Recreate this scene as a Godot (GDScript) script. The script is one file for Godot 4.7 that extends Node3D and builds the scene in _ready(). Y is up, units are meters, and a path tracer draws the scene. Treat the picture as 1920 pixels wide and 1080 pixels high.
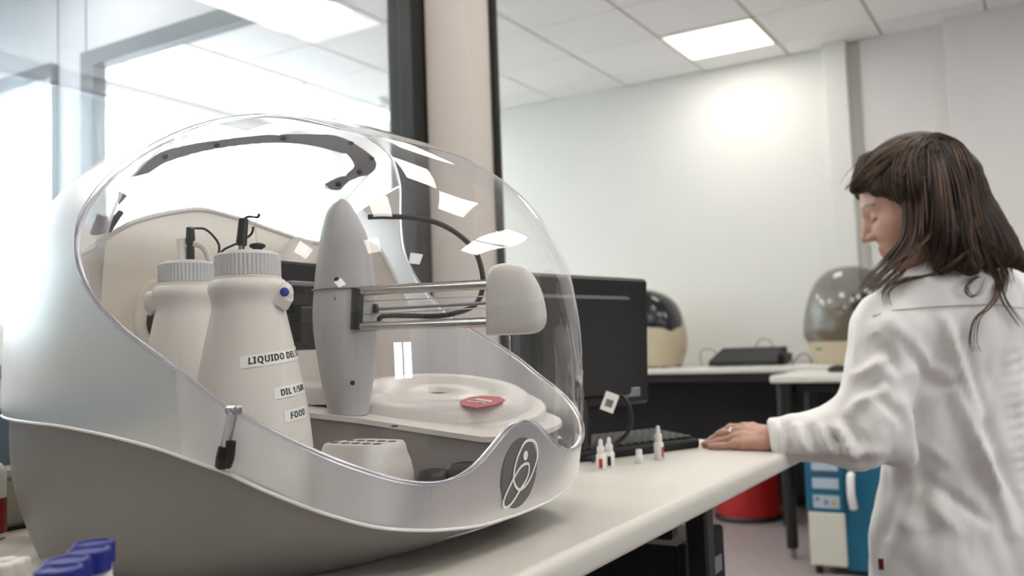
extends Node3D
# Clinical laboratory: a large domed analyser on a bench, a person in a lab coat at the far end.
# World: x runs along the back wall, -z runs along the bench; metres. Desk top at 0.90.

const FPX := 1700.0
const EYE := Vector3(0, 1.12, 0)
const DESK := 0.9
const CEIL := 3.04
var cam_basis: Basis
var taken := {}
var M := {}

# ------------------------------------------------------------------ pixels to places
func at(x: float, y: float, depth: float) -> Vector3:
	return EYE + cam_basis * Vector3((x - 960.0) / FPX, -(y - 540.0) / FPX, -1.0) * depth

func on(x: float, y: float, axis: int, v: float) -> Vector3:
	var d := cam_basis * Vector3((x - 960.0) / FPX, -(y - 540.0) / FPX, -1.0)
	return EYE + d * ((v - EYE[axis]) / d[axis])

# ------------------------------------------------------------------ mesh builder
class MB:
	var st := SurfaceTool.new()
	func _init() -> void:
		st.begin(Mesh.PRIMITIVE_TRIANGLES)
		st.set_smooth_group(0)
	func flat() -> MB:
		st.set_smooth_group(-1)
		return self
	func smooth(g := 0) -> MB:
		st.set_smooth_group(g)
		return self
	func tri(a: Vector3, b: Vector3, c: Vector3) -> void:
		st.add_vertex(a)
		st.add_vertex(b)
		st.add_vertex(c)
	func quad(a: Vector3, b: Vector3, c: Vector3, d: Vector3) -> void:
		tri(a, b, c)
		tri(a, c, d)
	func otri(a: Vector3, b: Vector3, c: Vector3, o: Vector3) -> void:
		if (c - a).cross(b - a).dot((a + b + c) / 3.0 - o) > 0.0:
			tri(a, b, c)
		else:
			tri(a, c, b)
	func oquad(a: Vector3, b: Vector3, c: Vector3, d: Vector3, o: Vector3) -> void:
		otri(a, b, c, o)
		otri(a, c, d, o)
	# chamfered box, axes given by a basis
	func box(c: Vector3, s: Vector3, bev := 0.002, bs := Basis.IDENTITY) -> MB:
		flat()
		var h := s * 0.5
		bev = minf(bev, minf(h.x, minf(h.y, h.z)) * 0.45)
		var pts := {}
		for sx in [-1, 1]:
			for sy in [-1, 1]:
				for sz in [-1, 1]:
					var k := Vector3(sx, sy, sz)
					for ax in 3:
						var p := h - Vector3.ONE * bev
						p[ax] = h[ax]
						pts[[sx, sy, sz, ax]] = c + bs * (p * k)
		var sg := [-1, 1]
		for s1 in sg:
			oquad(pts[[s1, -1, -1, 0]], pts[[s1, 1, -1, 0]], pts[[s1, 1, 1, 0]], pts[[s1, -1, 1, 0]], c)
			oquad(pts[[-1, s1, -1, 1]], pts[[1, s1, -1, 1]], pts[[1, s1, 1, 1]], pts[[-1, s1, 1, 1]], c)
			oquad(pts[[-1, -1, s1, 2]], pts[[1, -1, s1, 2]], pts[[1, 1, s1, 2]], pts[[-1, 1, s1, 2]], c)
			for s2 in sg:
				oquad(pts[[s1, s2, -1, 0]], pts[[s1, s2, 1, 0]], pts[[s1, s2, 1, 1]], pts[[s1, s2, -1, 1]], c)
				oquad(pts[[s1, -1, s2, 0]], pts[[s1, 1, s2, 0]], pts[[s1, 1, s2, 2]], pts[[s1, -1, s2, 2]], c)
				oquad(pts[[-1, s1, s2, 1]], pts[[1, s1, s2, 1]], pts[[1, s1, s2, 2]], pts[[-1, s1, s2, 2]], c)
				for s3 in sg:
					otri(pts[[s1, s2, s3, 0]], pts[[s1, s2, s3, 1]], pts[[s1, s2, s3, 2]], c)
		return self
	# rows of points going up, each running counter-clockwise seen from above
	func rows(r: Array, closed := true, g := 0) -> MB:
		smooth(g)
		for i in r.size() - 1:
			var a: PackedVector3Array = r[i]
			var b: PackedVector3Array = r[i + 1]
			var n := a.size()
			for j in (n if closed else n - 1):
				var k := (j + 1) % n
				quad(a[j], b[j], b[k], a[k])
		return self
	func fan(loop: PackedVector3Array, up: bool, g := -1) -> MB:
		smooth(g)
		var c := Vector3.ZERO
		for p in loop:
			c += p
		c /= loop.size()
		for j in loop.size():
			var k := (j + 1) % loop.size()
			if up:
				tri(c, loop[k], loop[j])
			else:
				tri(c, loop[j], loop[k])
		return self
	static func ring(c: Vector3, r: float, n: int, bs := Basis.IDENTITY, sx := 1.0, sz := 1.0) -> PackedVector3Array:
		var o := PackedVector3Array()
		for i in n:
			var t := TAU * i / n
			o.append(c + bs * Vector3(cos(t) * r * sx, 0, -sin(t) * r * sz))
		return o
	# profile: array of Vector2(radius, height) from the bottom up; hard corners by doubled points
	func lathe(c: Vector3, prof: Array, n := 32, bs := Basis.IDENTITY, sx := 1.0, sz := 1.0) -> MB:
		var r := []
		for p in prof:
			if r.size() and p == null:
				rows(r)
				r = [r[-1]]
				continue
			r.append(ring(c + bs * Vector3(0, p.y, 0), maxf(p.x, 0.00001), n, bs, sx, sz))
		rows(r)
		return self
	func cyl(a: Vector3, b: Vector3, r0: float, r1: float, n := 20, bev := 0.0) -> MB:
		var y := (b - a).normalized()
		var x := y.cross(Vector3(0.31, 0.17, 0.93)).normalized()
		var bs := Basis(x, y, x.cross(y))
		var l := a.distance_to(b)
		var bv := minf(bev, minf(l * 0.4, r0 * 0.4))
		var lo := ring(a, r0 - bv, n, bs)
		var hi := ring(b, r1 - bv, n, bs)
		if bv > 0.0:
			rows([lo, ring(a + y * bv, r0, n, bs)], true, 3)
			rows([ring(a + y * bv, r0, n, bs), ring(b - y * bv, r1, n, bs)], true, 0)
			rows([ring(b - y * bv, r1, n, bs), hi], true, 4)
		else:
			rows([lo, hi])
		fan(lo, false, 1)
		fan(hi, true, 2)
		return self
	func tube(pts: PackedVector3Array, rad, n := 8, closed := false) -> MB:
		var m := pts.size()
		var r := []
		var x := Vector3.ZERO
		for i in m:
			var t: Vector3
			if closed:
				t = pts[(i + 1) % m] - pts[(i + m - 1) % m]
			else:
				t = pts[mini(i + 1, m - 1)] - pts[maxi(i - 1, 0)]
			t = t.normalized()
			if x == Vector3.ZERO:
				x = t.cross(Vector3(0.3, 0.9, 0.2)).normalized()
			x = (x - t * x.dot(t)).normalized()
			var rr: float = rad if rad is float else rad[i]
			r.append(ring(pts[i], rr, n, Basis(x, t, x.cross(t))))
		if closed:
			# join the last ring to the first with the least twist
			var last: PackedVector3Array = r[-1]
			var best := 0
			var bd := 1e9
			for s in n:
				var d := last[0].distance_to(r[0][s])
				if d < bd:
					bd = d
					best = s
			var f := PackedVector3Array()
			for s in n:
				f.append(r[0][(s + best) % n])
			rows(r)
			rows([last, f])
		else:
			rows(r)
			fan(r[0], false, 1)
			fan(r[-1], true, 2)
		return self
	# convex polygon prism: loop counter-clockwise seen from above, in the plane of bs
	func prism(loop: PackedVector3Array, dir: Vector3) -> MB:
		var top := PackedVector3Array()
		for p in loop:
			top.append(p + dir)
		rows([loop, top], true, -1)
		fan(loop, false, -1)
		fan(top, true, -1)
		return self
	func mesh() -> ArrayMesh:
		st.generate_normals()
		return st.commit()

# ------------------------------------------------------------------ scene helpers
func numbered(called: String) -> String:
	if not taken.has(called):
		taken[called] = 0
		return called
	taken[called] += 1
	return "%s_%03d" % [called, taken[called]]

func obj(called: String, mb, m: Material, parent: Node = self) -> MeshInstance3D:
	var o := MeshInstance3D.new()
	o.mesh = mb.mesh() if mb is MB else mb
	o.material_override = m
	o.name = numbered(called) if parent == self else called
	parent.add_child(o, true)
	return o

func tag(o: Node, label: String, category: String, group := "") -> Node:
	o.set_meta("label", label)
	o.set_meta("category", category)
	if group:
		o.set_meta("group", group)
	return o

func thing(called: String, label: String, category: String, where := Vector3.ZERO, group := "") -> Node3D:
	var o := Node3D.new()
	o.name = numbered(called)
	add_child(o)
	o.position = where
	tag(o, label, category, group)
	return o

func struct(called: String, mb, m: Material) -> MeshInstance3D:
	var o := obj(called, mb, m)
	o.set_meta("kind", "structure")
	return o

func mat(c: Color, rough := 0.6, metal := 0.0, spec := 0.5) -> StandardMaterial3D:
	var m := StandardMaterial3D.new()
	m.albedo_color = c
	m.roughness = rough
	m.metallic = metal
	m.metallic_specular = spec
	return m

func noise_tex(freq: float, a: Color, b: Color, sd := 1, size := 256) -> NoiseTexture2D:
	var n := FastNoiseLite.new()
	n.seed = sd
	n.frequency = freq
	n.fractal_octaves = 4
	var t := NoiseTexture2D.new()
	t.noise = n
	t.width = size
	t.height = size
	t.seamless = true
	var g := Gradient.new()
	g.set_color(0, a)
	g.set_color(1, b)
	t.color_ramp = g
	return t

func bumped(m: StandardMaterial3D, freq: float, strength: float, scale: float, sd := 3) -> StandardMaterial3D:
	var t := NoiseTexture2D.new()
	var n := FastNoiseLite.new()
	n.seed = sd
	n.frequency = freq
	t.noise = n
	t.width = 256
	t.height = 256
	t.seamless = true
	t.as_normal_map = true
	t.bump_strength = strength
	m.normal_enabled = true
	m.normal_texture = t
	m.normal_scale = 0.5
	m.uv1_triplanar = true
	m.uv1_world_triplanar = true
	m.uv1_scale = Vector3.ONE * scale
	return m

func glass(alpha := 0.03, rough := 0.0, c := Color.WHITE) -> StandardMaterial3D:
	var m := mat(Color(c.r, c.g, c.b, alpha), rough)
	m.transparency = BaseMaterial3D.TRANSPARENCY_ALPHA
	return m

func solid_glass(alpha: float, rough: float, c := Color.WHITE, ior := 0.05) -> StandardMaterial3D:
	var m := mat(Color(c.r, c.g, c.b, alpha), rough)
	m.transparency = BaseMaterial3D.TRANSPARENCY_ALPHA
	m.refraction_enabled = true
	m.refraction_scale = ior
	return m

func curve(pts: Array, n: int, closed := false) -> PackedVector3Array:
	var o := PackedVector3Array()
	var m := pts.size()
	var segs := m if closed else m - 1
	for i in segs:
		var p0: Vector3 = pts[(i - 1 + m) % m] if closed else pts[maxi(i - 1, 0)]
		var p1: Vector3 = pts[i]
		var p2: Vector3 = pts[(i + 1) % m]
		var p3: Vector3 = pts[(i + 2) % m] if closed else pts[mini(i + 2, m - 1)]
		for k in n:
			var t := float(k) / n
			o.append(p1.cubic_interpolate(p2, p0, p3, t))
	if not closed:
		o.append(pts[-1])
	return o

func table_at(t: Array, x: float) -> float:
	# smooth interpolation in rows of [x, value]
	if x <= t[0][0]:
		return t[0][1]
	for i in t.size() - 1:
		if x <= t[i + 1][0]:
			var u: float = (x - t[i][0]) / (t[i + 1][0] - t[i][0])
			var a: float = t[maxi(i - 1, 0)][1]
			var d: float = t[mini(i + 2, t.size() - 1)][1]
			return cubic_interpolate(t[i][1], t[i + 1][1], a, d, u)
	return t[-1][1]

const LAMP_ENERGY := 0.78

func make_materials() -> void:
	M.wall = mat(Color(0.88, 0.875, 0.855), 0.8)
	M.wall_cool = mat(Color(0.88, 0.865, 0.855), 0.8)
	M.tile = mat(Color(0.965, 0.96, 0.955), 0.95, 0, 0.3)
	M.grid = mat(Color(0.80, 0.77, 0.74), 0.7)
	M.floor = mat(Color(0.59, 0.54, 0.535), 0.55)
	M.floor.albedo_texture = noise_tex(0.03, Color(0.90, 0.90, 0.90), Color(1, 1, 1), 5)
	M.floor.uv1_triplanar = true
	M.floor.uv1_world_triplanar = true
	M.floor.uv1_scale = Vector3.ONE * 1.3
	M.panel = mat(Color(0.76, 0.78, 0.81), 0.5)
	M.frame = mat(Color(0.30, 0.34, 0.38), 0.45)
	M.mullion = mat(Color(0.055, 0.065, 0.075), 0.35)
	M.column = mat(Color(0.84, 0.80, 0.765), 0.6)
	M.pane = glass(0.03, 0.0)
	M.slat = mat(Color(0.95, 0.95, 0.95), 0.8)
	M.slat.backlight_enabled = true
	M.slat.backlight = Color(0.9, 0.92, 0.92)
	M.desk = bumped(mat(Color(0.835, 0.82, 0.785), 0.38), 0.03, 0.6, 2.0)
	M.black = mat(Color(0.018, 0.019, 0.021), 0.45)
	M.black_matt = mat(Color(0.03, 0.032, 0.036), 0.75)
	M.charcoal = mat(Color(0.10, 0.10, 0.105), 0.6)
	M.lamp = mat(Color(0.95, 0.95, 0.93), 0.6)
	M.lamp.emission_enabled = true
	M.lamp.emission = Color(1.0, 0.99, 0.95)
	M.lamp.emission_energy_multiplier = 1.3
	M.white_plastic = mat(Color(0.86, 0.84, 0.82), 0.35)
	M.white_gloss = mat(Color(0.90, 0.89, 0.88), 0.22)
	M.liner = mat(Color(0.90, 0.88, 0.85), 0.42)
	M.liner.backlight_enabled = true
	M.liner.backlight = Color(0.80, 0.77, 0.74)
	M.milky = mat(Color(0.95, 0.95, 0.96, 0.30), 0.30)
	M.milky.transparency = BaseMaterial3D.TRANSPARENCY_ALPHA
	M.milky.backlight_enabled = true
	M.milky.backlight = Color(0.9, 0.9, 0.9)
	M.base = mat(Color(0.52, 0.50, 0.49), 0.36)
	M.tower = mat(Color(0.72, 0.71, 0.71), 0.4)  # shade on the tower is put into this darker grey
	M.chrome = mat(Color(0.75, 0.74, 0.73), 0.16, 1.0)
	M.steel = mat(Color(0.55, 0.55, 0.58), 0.45, 0.7)
	M.clear = glass(0.02, 0.0)
	M.frost = solid_glass(0.17, 0.28, Color(0.96, 0.96, 0.97), 0.04)
	M.frost.backlight_enabled = true
	M.frost.backlight = Color(0.36, 0.36, 0.37)
	M.bead = solid_glass(0.06, 0.04, Color(0.93, 0.93, 0.97), 0.05)
	M.tube_clear = glass(0.10, 0.1, Color(0.92, 0.92, 0.9))
	M.hdpe = mat(Color(0.905, 0.88, 0.85), 0.38)
	M.hdpe.backlight_enabled = true
	M.hdpe.backlight = Color(0.35, 0.33, 0.31)
	M.label = mat(Color(0.96, 0.955, 0.94), 0.5)
	M.ink = mat(Color(0.05, 0.05, 0.06), 0.6)
	M.blue_cap = mat(Color(0.015, 0.09, 0.46), 0.38)
	M.blue_dot = mat(Color(0.05, 0.13, 0.62), 0.5)
	M.red = mat(Color(0.62, 0.05, 0.03), 0.45)
	M.beige = mat(Color(0.74, 0.68, 0.58), 0.5)
	M.smoke = mat(Color(0.13, 0.13, 0.14), 0.12)
	M.teal = mat(Color(0.06, 0.36, 0.47), 0.45)

func sheet(c: Vector3, u: Vector3, v: Vector3) -> MB:
	var m := MB.new().flat()
	m.quad(c - u - v, c - u + v, c + u + v, c + u - v)
	return m

func slab(called: String, a: Vector3, b: Vector3, m: Material, bev := 0.002) -> MeshInstance3D:
	return struct(called, MB.new().box((a + b) * 0.5, (b - a).abs(), bev), m)

func build_room() -> void:
	var x0 := -5.45
	var x1 := 3.6
	var z0 := -6.2
	var z1 := 4.2
	slab("floor", Vector3(x0 - 0.3, -0.2, z0 - 0.3), Vector3(x1 + 0.3, 0, z1 + 0.3), M.floor)
	slab("wall_back", Vector3(x0 - 0.3, 0, z0 - 0.2), Vector3(x1 + 0.3, CEIL + 0.25, z0), M.wall)
	# back wall is boxed out beyond the service duct
	slab("trim_1", Vector3(-1.20, 0, z0 + 0.001), Vector3(-1.055, CEIL, z0 + 0.09), M.wall, 0.004)
	slab("trim_2", Vector3(-0.985, 0, z0 + 0.001), Vector3(-0.47, CEIL, z0 + 0.03), M.wall_cool, 0.004)
	slab("trim_3", Vector3(-0.47, 0, z0 + 0.001), Vector3(x1 - 0.001, CEIL, z0 + 0.12), M.wall_cool, 0.004)
	slab("baseboard_back", Vector3(x0, 0.0, z0 + 0.001), Vector3(-1.21, 0.09, z0 + 0.014), M.charcoal)

	slab("wall_front", Vector3(x0 - 0.3, 0, z1), Vector3(x1 + 0.3, CEIL + 0.25, z1 + 0.2), M.wall)
	# wall to the right, with a small window of two lights
	var wz := [-2.15, -1.05]
	slab("wall_right", Vector3(x1, 0, z0), Vector3(x1 + 0.2, CEIL + 0.25, wz[0]), M.wall)
	slab("wall_right_near", Vector3(x1, 0, wz[1]), Vector3(x1 + 0.2, CEIL + 0.25, z1), M.wall)
	slab("wall_right_sill", Vector3(x1, 0, wz[0]), Vector3(x1 + 0.2, 0.92, wz[1]), M.wall)
	slab("wall_right_head", Vector3(x1, 1.55, wz[0]), Vector3(x1 + 0.2, CEIL + 0.25, wz[1]), M.wall)
	var wf := MB.new()
	for z in [wz[0] + 0.03, (wz[0] + wz[1]) / 2, wz[1] - 0.03]:
		wf.box(Vector3(x1 + 0.1, 1.235, z), Vector3(0.06, 0.63, 0.06))
	for y in [0.95, 1.52]:
		wf.box(Vector3(x1 + 0.1, y, (wz[0] + wz[1]) / 2), Vector3(0.06, 0.06, 1.1))
	var w3 := struct("window_3", wf, M.panel)
	for z in [wz[0] + 0.29, wz[1] - 0.29]:
		obj("window_pane", sheet(Vector3(x1 + 0.1, 1.235, z), Vector3(0, 0, 0.23), Vector3(0, 0.255, 0)), M.pane, w3)

	# outer wall with long windows, far left
	slab("wall_left", Vector3(x0 - 0.2, 0, z0), Vector3(x0, 1.40, z1), M.wall)
	slab("wall_left_head", Vector3(x0 - 0.2, 2.94, z0), Vector3(x0, CEIL + 0.25, z1), M.wall)
	var piers := [[z0, -6.05], [-2.35, -2.1], [1.7, z1]]
	for p in piers:
		slab("wall_left_pier" if p[0] != -2.35 else "wall_left_mid_pier", Vector3(x0 - 0.2, 1.40, p[0]), Vector3(x0, 2.94, p[1]), M.wall)
	var n := 0
	for w in [[-6.05, -2.35], [-2.1, 1.7]]:
		n += 1
		var fr := MB.new()
		var zc: float = (w[0] + w[1]) * 0.5
		var zl: float = w[1] - w[0]
		for y in [1.43, 2.91]:
			fr.box(Vector3(x0 - 0.12, y, zc), Vector3(0.06, 0.06, zl))
		for k in 4:
			fr.box(Vector3(x0 - 0.12, 2.17, w[0] + 0.03 + (zl - 0.06) * k / 3.0), Vector3(0.055, 1.42, 0.06))
		var win := struct("window_%d" % n, fr, M.panel)
		for k in 3:
			var zz: float = w[0] + 0.03 + (zl - 0.06) * (k + 0.5) / 3.0
			obj("window_pane", sheet(Vector3(x0 - 0.12, 2.17, zz), Vector3(0, 0, (zl - 0.06) / 6.0 - 0.03), Vector3(0, 0.71, 0)), M.pane, win)
		var blind := thing("vertical_blind", "row of white vertical blind slats over the long window " + ("behind the glazed partition" if n == 1 else "beside the desk screen"), "blind", Vector3(x0 + 0.05, 2.92, zc))
		obj("head_rail", MB.new().box(Vector3(0, -0.015, 0), Vector3(0.04, 0.03, zl)), M.panel, blind)
		var sm := MB.new().box(Vector3(0, -0.78, 0), Vector3(0.0015, 1.48, 0.124), 0.0).mesh()
		var cnt := int(zl / 0.116)
		for k in cnt:
			var s := obj("slat", sm, M.slat, blind)
			s.position = Vector3(0, 0, -zl / 2 + 0.062 + k * (zl - 0.124) / (cnt - 1))
			s.rotation.y = 0.32

	# ceiling: slab with a lay-in tile on every grid place
	var ceil_s := struct("ceiling", MB.new().box(Vector3((x0 + x1) / 2, CEIL + 0.11, (z0 + z1) / 2), Vector3(x1 - x0 + 0.6, 0.2, z1 - z0 + 0.6)), M.grid)
	var lamps := [[-1.735, -5.62, 1], [-1.735, -3.22, 1], [-0.535, -2.62, 1], [0.065, -3.22, 1], [0.665, -4.42, 1], [1.265, -4.42, 1], [2.465, -2.62, 1],
		[-1.735, -1.42, 1], [0.665, -1.42, 1], [0.065, -0.22, 1], [-2.335, -0.22, 1], [-2.935, -0.22, 1], [1.865, -0.82, 1], [0.665, 1.58, 1], [3.065, 1.58, 1], [-3.535, -3.22, 1], [-3.535, -1.42, 2], [-4.735, -3.82, 2], [-4.735, -5.62, 1]]  # some panels out of view are added as fill for coat, desk and bottles
	var skip := {}
	for l in lamps:
		for k in l[2]:
			skip["%d,%d" % [roundi((l[0] + 1.135) / 0.6), roundi((l[1] - 0.6 * k + 5.62) / 0.6)]] = true
	var tm := MB.new().box(Vector3(0, 0, 0), Vector3(0.586, 0.016, 0.586), 0.004).mesh()
	for i in range(-8, 9):
		for j in range(-1, 17):
			if skip.has("%d,%d" % [i, j]):
				continue
			var cx := -1.135 + 0.6 * i
			var cz := -5.62 + 0.6 * j
			var ax := maxf(cx - 0.293, x0 + 0.004)
			var bx := minf(cx + 0.293, x1 - 0.004)
			var az := maxf(cz - 0.293, z0 + 0.004)
			var bz := minf(cz + 0.293, z1 - 0.004)
			if bx - ax < 0.05 or bz - az < 0.05:
				continue
			var t := obj("ceiling_tile", tm, M.tile, ceil_s)
			t.position = Vector3((ax + bx) / 2, CEIL + 0.003, (az + bz) / 2)
			t.scale = Vector3((bx - ax) / 0.586, 1, (bz - az) / 0.586)
	for l in lamps:
		var two: bool = l[2] == 2
		var c := Vector3(l[0], CEIL, l[1] - (0.3 if two else 0.0))
		var len_z := 1.19 if two else 0.59
		var where := "square flat LED panel in the tiled ceiling, some unseen ones added as fill"
		if l[1] == -5.62 and l[0] == -1.735:
			where = "square lit LED ceiling panel nearest the back wall, above the long white bench"
		elif two and l[1] == -3.82:
			where = "long lit LED ceiling panel beyond the glazed partition, beside the blinds"
		elif two:
			where = "long lit LED ceiling panel in front of the glazed partition, mirrored in its glass"
		elif l[0] == -4.735:
			where = "square lit LED ceiling panel beyond the partition, in the corner by the blinds"
		var lt := thing("ceiling_light", where, "ceiling light", c, "LED panels in the ceiling")
		var fr := MB.new()
		var hz := len_z / 2
		for s in [-1, 1]:
			fr.box(Vector3(s * 0.288, -0.004, 0), Vector3(0.014, 0.016, len_z), 0.002)
			fr.box(Vector3(0, -0.004, s * (hz - 0.007)), Vector3(0.562, 0.016, 0.014), 0.002)
		obj("light_frame", fr, M.white_plastic, lt)
		obj("light_diffuser", MB.new().box(Vector3(0, -0.001, 0), Vector3(0.56, 0.008, len_z - 0.03), 0.001), M.lamp, lt)
		var a := AreaLight3D.new()
		a.name = "panel_light"
		a.area_size = Vector2(0.55, len_z - 0.04)
		a.light_energy = LAMP_ENERGY * (2.0 if two else 1.0)
		a.light_color = Color(1.0, 0.985, 0.955)
		a.area_range = 14.0
		a.shadow_enabled = true
		lt.add_child(a)
		a.position = Vector3(0, -0.016, 0)
		a.rotation.x = -PI / 2
	var sd := on(718, 186, 1, CEIL)
	tag(obj("smoke_detector", MB.new().lathe(Vector3(sd.x, CEIL - 0.05, sd.z), [Vector2(0, 0), Vector2(0.035, 0.002), Vector2(0.05, 0.02), Vector2(0.055, 0.048)], 24), M.white_gloss), "small round white smoke detector on the ceiling beyond the partition", "smoke detector")

func build_partition() -> void:
	# glazed partition: panels, two framed lights, sheet of glass in front, dark mullion and column at its end
	var z := -2.6
	var xr := -1.93
	slab("wall_partition_head", Vector3(-5.44, 2.57, z - 0.05), Vector3(xr, CEIL, z + 0.0), M.panel, 0.002)
	slab("wall_partition_foot", Vector3(-5.44, 0, z - 0.05), Vector3(xr, 1.05, z), M.panel, 0.002)
	var post := struct("wall_partition_post", MB.new().box(Vector3(-3.955, 1.81, z - 0.025), Vector3(0.215, 1.52, 0.05), 0.002), M.panel)
	# seams of the panels stand as thin dark joints
	var sm := MB.new()
	for x in [-4.065, -3.845]:
		sm.box(Vector3(x, 2.8, z + 0.0015), Vector3(0.008, 0.47, 0.002), 0.0)
	obj("panel_joint", sm, M.frame, post)
	var n := 3
	for w in [[-5.40, -4.07], [-3.845, xr]]:
		n += 1
		var fr := MB.new()
		var a: float = w[0]
		var b: float = w[1]
		fr.box(Vector3((a + b) / 2, 2.53, z), Vector3(b - a, 0.075, 0.07))
		fr.box(Vector3((a + b) / 2, 1.085, z), Vector3(b - a, 0.07, 0.07))
		for x in ([a + 0.03, b - 0.004] if n == 4 else [a + 0.05]):
			fr.box(Vector3(x, 1.81, z), Vector3(0.06 if n == 4 and x < -5 else (0.008 if n == 4 else 0.095), 1.38, 0.07))
		var win := struct("window_%d" % n, fr, M.frame)
		obj("window_pane", sheet(Vector3((a + b) / 2, 1.81, z - 0.02), Vector3((b - a) / 2 - 0.01, 0, 0), Vector3(0, 0.71, 0)), M.pane, win)
	# outer skin of glass
	tag(obj("glass_screen", MB.new().box(Vector3(-3.62, 1.52, z + 0.11), Vector3(3.36, 3.03, 0.008), 0.0), M.pane), "full height clear glass sheet in front of the panelled partition", "glass screen")
	# end of the partition
	var mu := struct("wall_partition_mullion", MB.new().box(Vector3(-1.865, 1.515, z + 0.13), Vector3(0.075, 3.03, 0.10), 0.003).box(Vector3(-1.80, 1.515, z + 0.15), Vector3(0.055, 3.03, 0.14), 0.003), M.mullion)
	obj("glazing_bead", MB.new().box(Vector3(-1.912, 1.515, z + 0.13), Vector3(0.022, 3.03, 0.06), 0.002), M.frame, mu)
	slab("wall_partition_column", Vector3(-1.77, 0, z + 0.0), Vector3(-1.588, CEIL - 0.001, z + 0.15), M.column, 0.004)
	slab("trim_4", Vector3(-1.587, 0, z + 0.01), Vector3(-1.564, CEIL - 0.001, z + 0.03), M.mullion, 0.002)

func build_desk() -> void:
	# bench top with a rounded front edge
	var x0 := -1.205
	var x1 := -0.455
	var z0 := -1.95
	var z1 := 0.55
	var th := 0.034
	var r := 0.013
	var prof := []
	for k in 7:
		var t := PI / 2 * k / 6.0
		prof.append(Vector2(x1 - r + r * sin(t), DESK - r + r * cos(t)))
	for k in 5:
		var t := PI / 2 * k / 4.0
		prof.append(Vector2(x1 - 0.008 + 0.008 * cos(t), DESK - th + 0.008 - 0.008 * sin(t)))
	prof.append(Vector2(x0, DESK - th))
	prof.append(Vector2(x0, DESK))
	var t := thing("lab_desk", "white topped lab desk with rounded front edge carrying the domed analyser", "desk", Vector3(0, 0, 0))
	var mb := MB.new()
	var a := PackedVector3Array()
	var b := PackedVector3Array()
	for p in prof:
		a.append(Vector3(p.x, p.y, z0))
		b.append(Vector3(p.x, p.y, z1))
	var c := Vector3((x0 + x1) / 2, DESK - th / 2, (z0 + z1) / 2)
	for i in prof.size():
		var k := (i + 1) % prof.size()
		mb.smooth(1 if i < 12 and i < prof.size() - 3 else -1)
		mb.oquad(a[i], a[k], b[k], b[i], c)
	mb.flat()
	for i in range(1, prof.size() - 1):
		mb.otri(a[0], a[i], a[i + 1], c)
		mb.otri(b[0], b[i], b[i + 1], c)
	obj("desk_top", mb, M.desk, t)
	for z in [-1.36, 0.35]:
		for x in [-0.49, -1.15]:
			obj("leg", MB.new().box(Vector3(x, (DESK - th) / 2, z), Vector3(0.035, DESK - th, 0.035), 0.004), M.black, t)
		obj("cross_rail", MB.new().box(Vector3(-0.83, DESK - th - 0.03, z), Vector3(0.6, 0.05, 0.03), 0.003), M.black, t)
	obj("back_rail", MB.new().box(Vector3(-1.15, DESK - th - 0.03, -0.5), Vector3(0.03, 0.05, 1.6), 0.003), M.black, t)
	# screen with cable trunking behind the desk
	var s := thing("desk_screen", "low blue grey screen with a cream cable trunking behind the desk", "screen panel", Vector3(-1.26, 0, -0.3))
	obj("screen_panel", MB.new().box(Vector3(-0.01, 0.54, 0), Vector3(0.03, 1.04, 1.7), 0.004), mat(Color(0.40, 0.46, 0.52), 0.7), s)
	obj("trunking", MB.new().box(Vector3(0.022, 0.935, 0), Vector3(0.034, 0.066, 1.7), 0.004), mat(Color(0.76, 0.75, 0.68), 0.5), s)
	obj("trunking_lid", MB.new().box(Vector3(0.026, 0.975, 0), Vector3(0.042, 0.014, 1.7), 0.003), mat(Color(0.80, 0.79, 0.73), 0.5), s)
	for z in [-0.8, 0.8]:
		obj("foot", MB.new().box(Vector3(-0.01, 0.01, z), Vector3(0.25, 0.02, 0.06), 0.003), M.black, s)

# ------------------------------------------------------------------ analyser: body surface
const AX := -0.851
const AZ := -0.869
const CLEAR_EDGE := [[-0.77, 1.405, 0.0], [-0.775, 1.401, 0.07], [-0.795, 1.390, 0.14], [-0.830, 1.362, 0.205], [-0.862, 1.33, 0.243], [-0.882, 1.284, 0.275], [-0.879, 1.254, 0.287], [-0.865, 1.224, 0.295], [-0.841, 1.195, 0.300], [-0.808, 1.169, 0.302],
	[-0.766, 1.143, 0.303], [-0.729, 1.124, 0.302], [-0.690, 1.101, 0.298], [-0.650, 1.074, 0.289], [-0.616, 1.056, 0.277], [-0.591, 1.041, 0.263], [-0.569, 1.026, 0.245], [-0.551, 1.013, 0.222], [-0.537, 1.001, 0.194], [-0.526, 0.992, 0.159],
	[-0.520, 0.991, 0.123], [-0.517, 1.000, 0.089], [-0.514, 1.015, 0.062], [-0.512, 1.032, 0.031], [-0.512, 1.038, 0.0]]
const RIM := [[0, 0.035], [14, 0.037], [22, 0.042], [30, 0.049], [38, 0.060], [46, 0.079], [53, 0.099], [59, 0.117], [70, 0.136], [82, 0.148], [97, 0.157], [125, 0.162], [180, 0.165]]
var edge_alpha := PackedFloat32Array()

func radii(y: float, k := 1.0) -> Vector3:
	var t := clampf((y - 0.1884) / (0.321 * k), 0.0, 1.0)
	var s := k * (1.0 - 1.804 * pow(maxf(0.1884 - y, 0.0), 2.0))
	return Vector3(0.3407 * pow(maxf(1.0 - pow(t, 2.533), 0.0), 1.0 / 2.533), 0.3246 * pow(maxf(1.0 - pow(t, 2.58), 0.0), 1.0 / 2.58), 0.3053 * pow(maxf(1.0 - pow(t, 2.777), 0.0), 1.0 / 2.777)) * s

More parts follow.
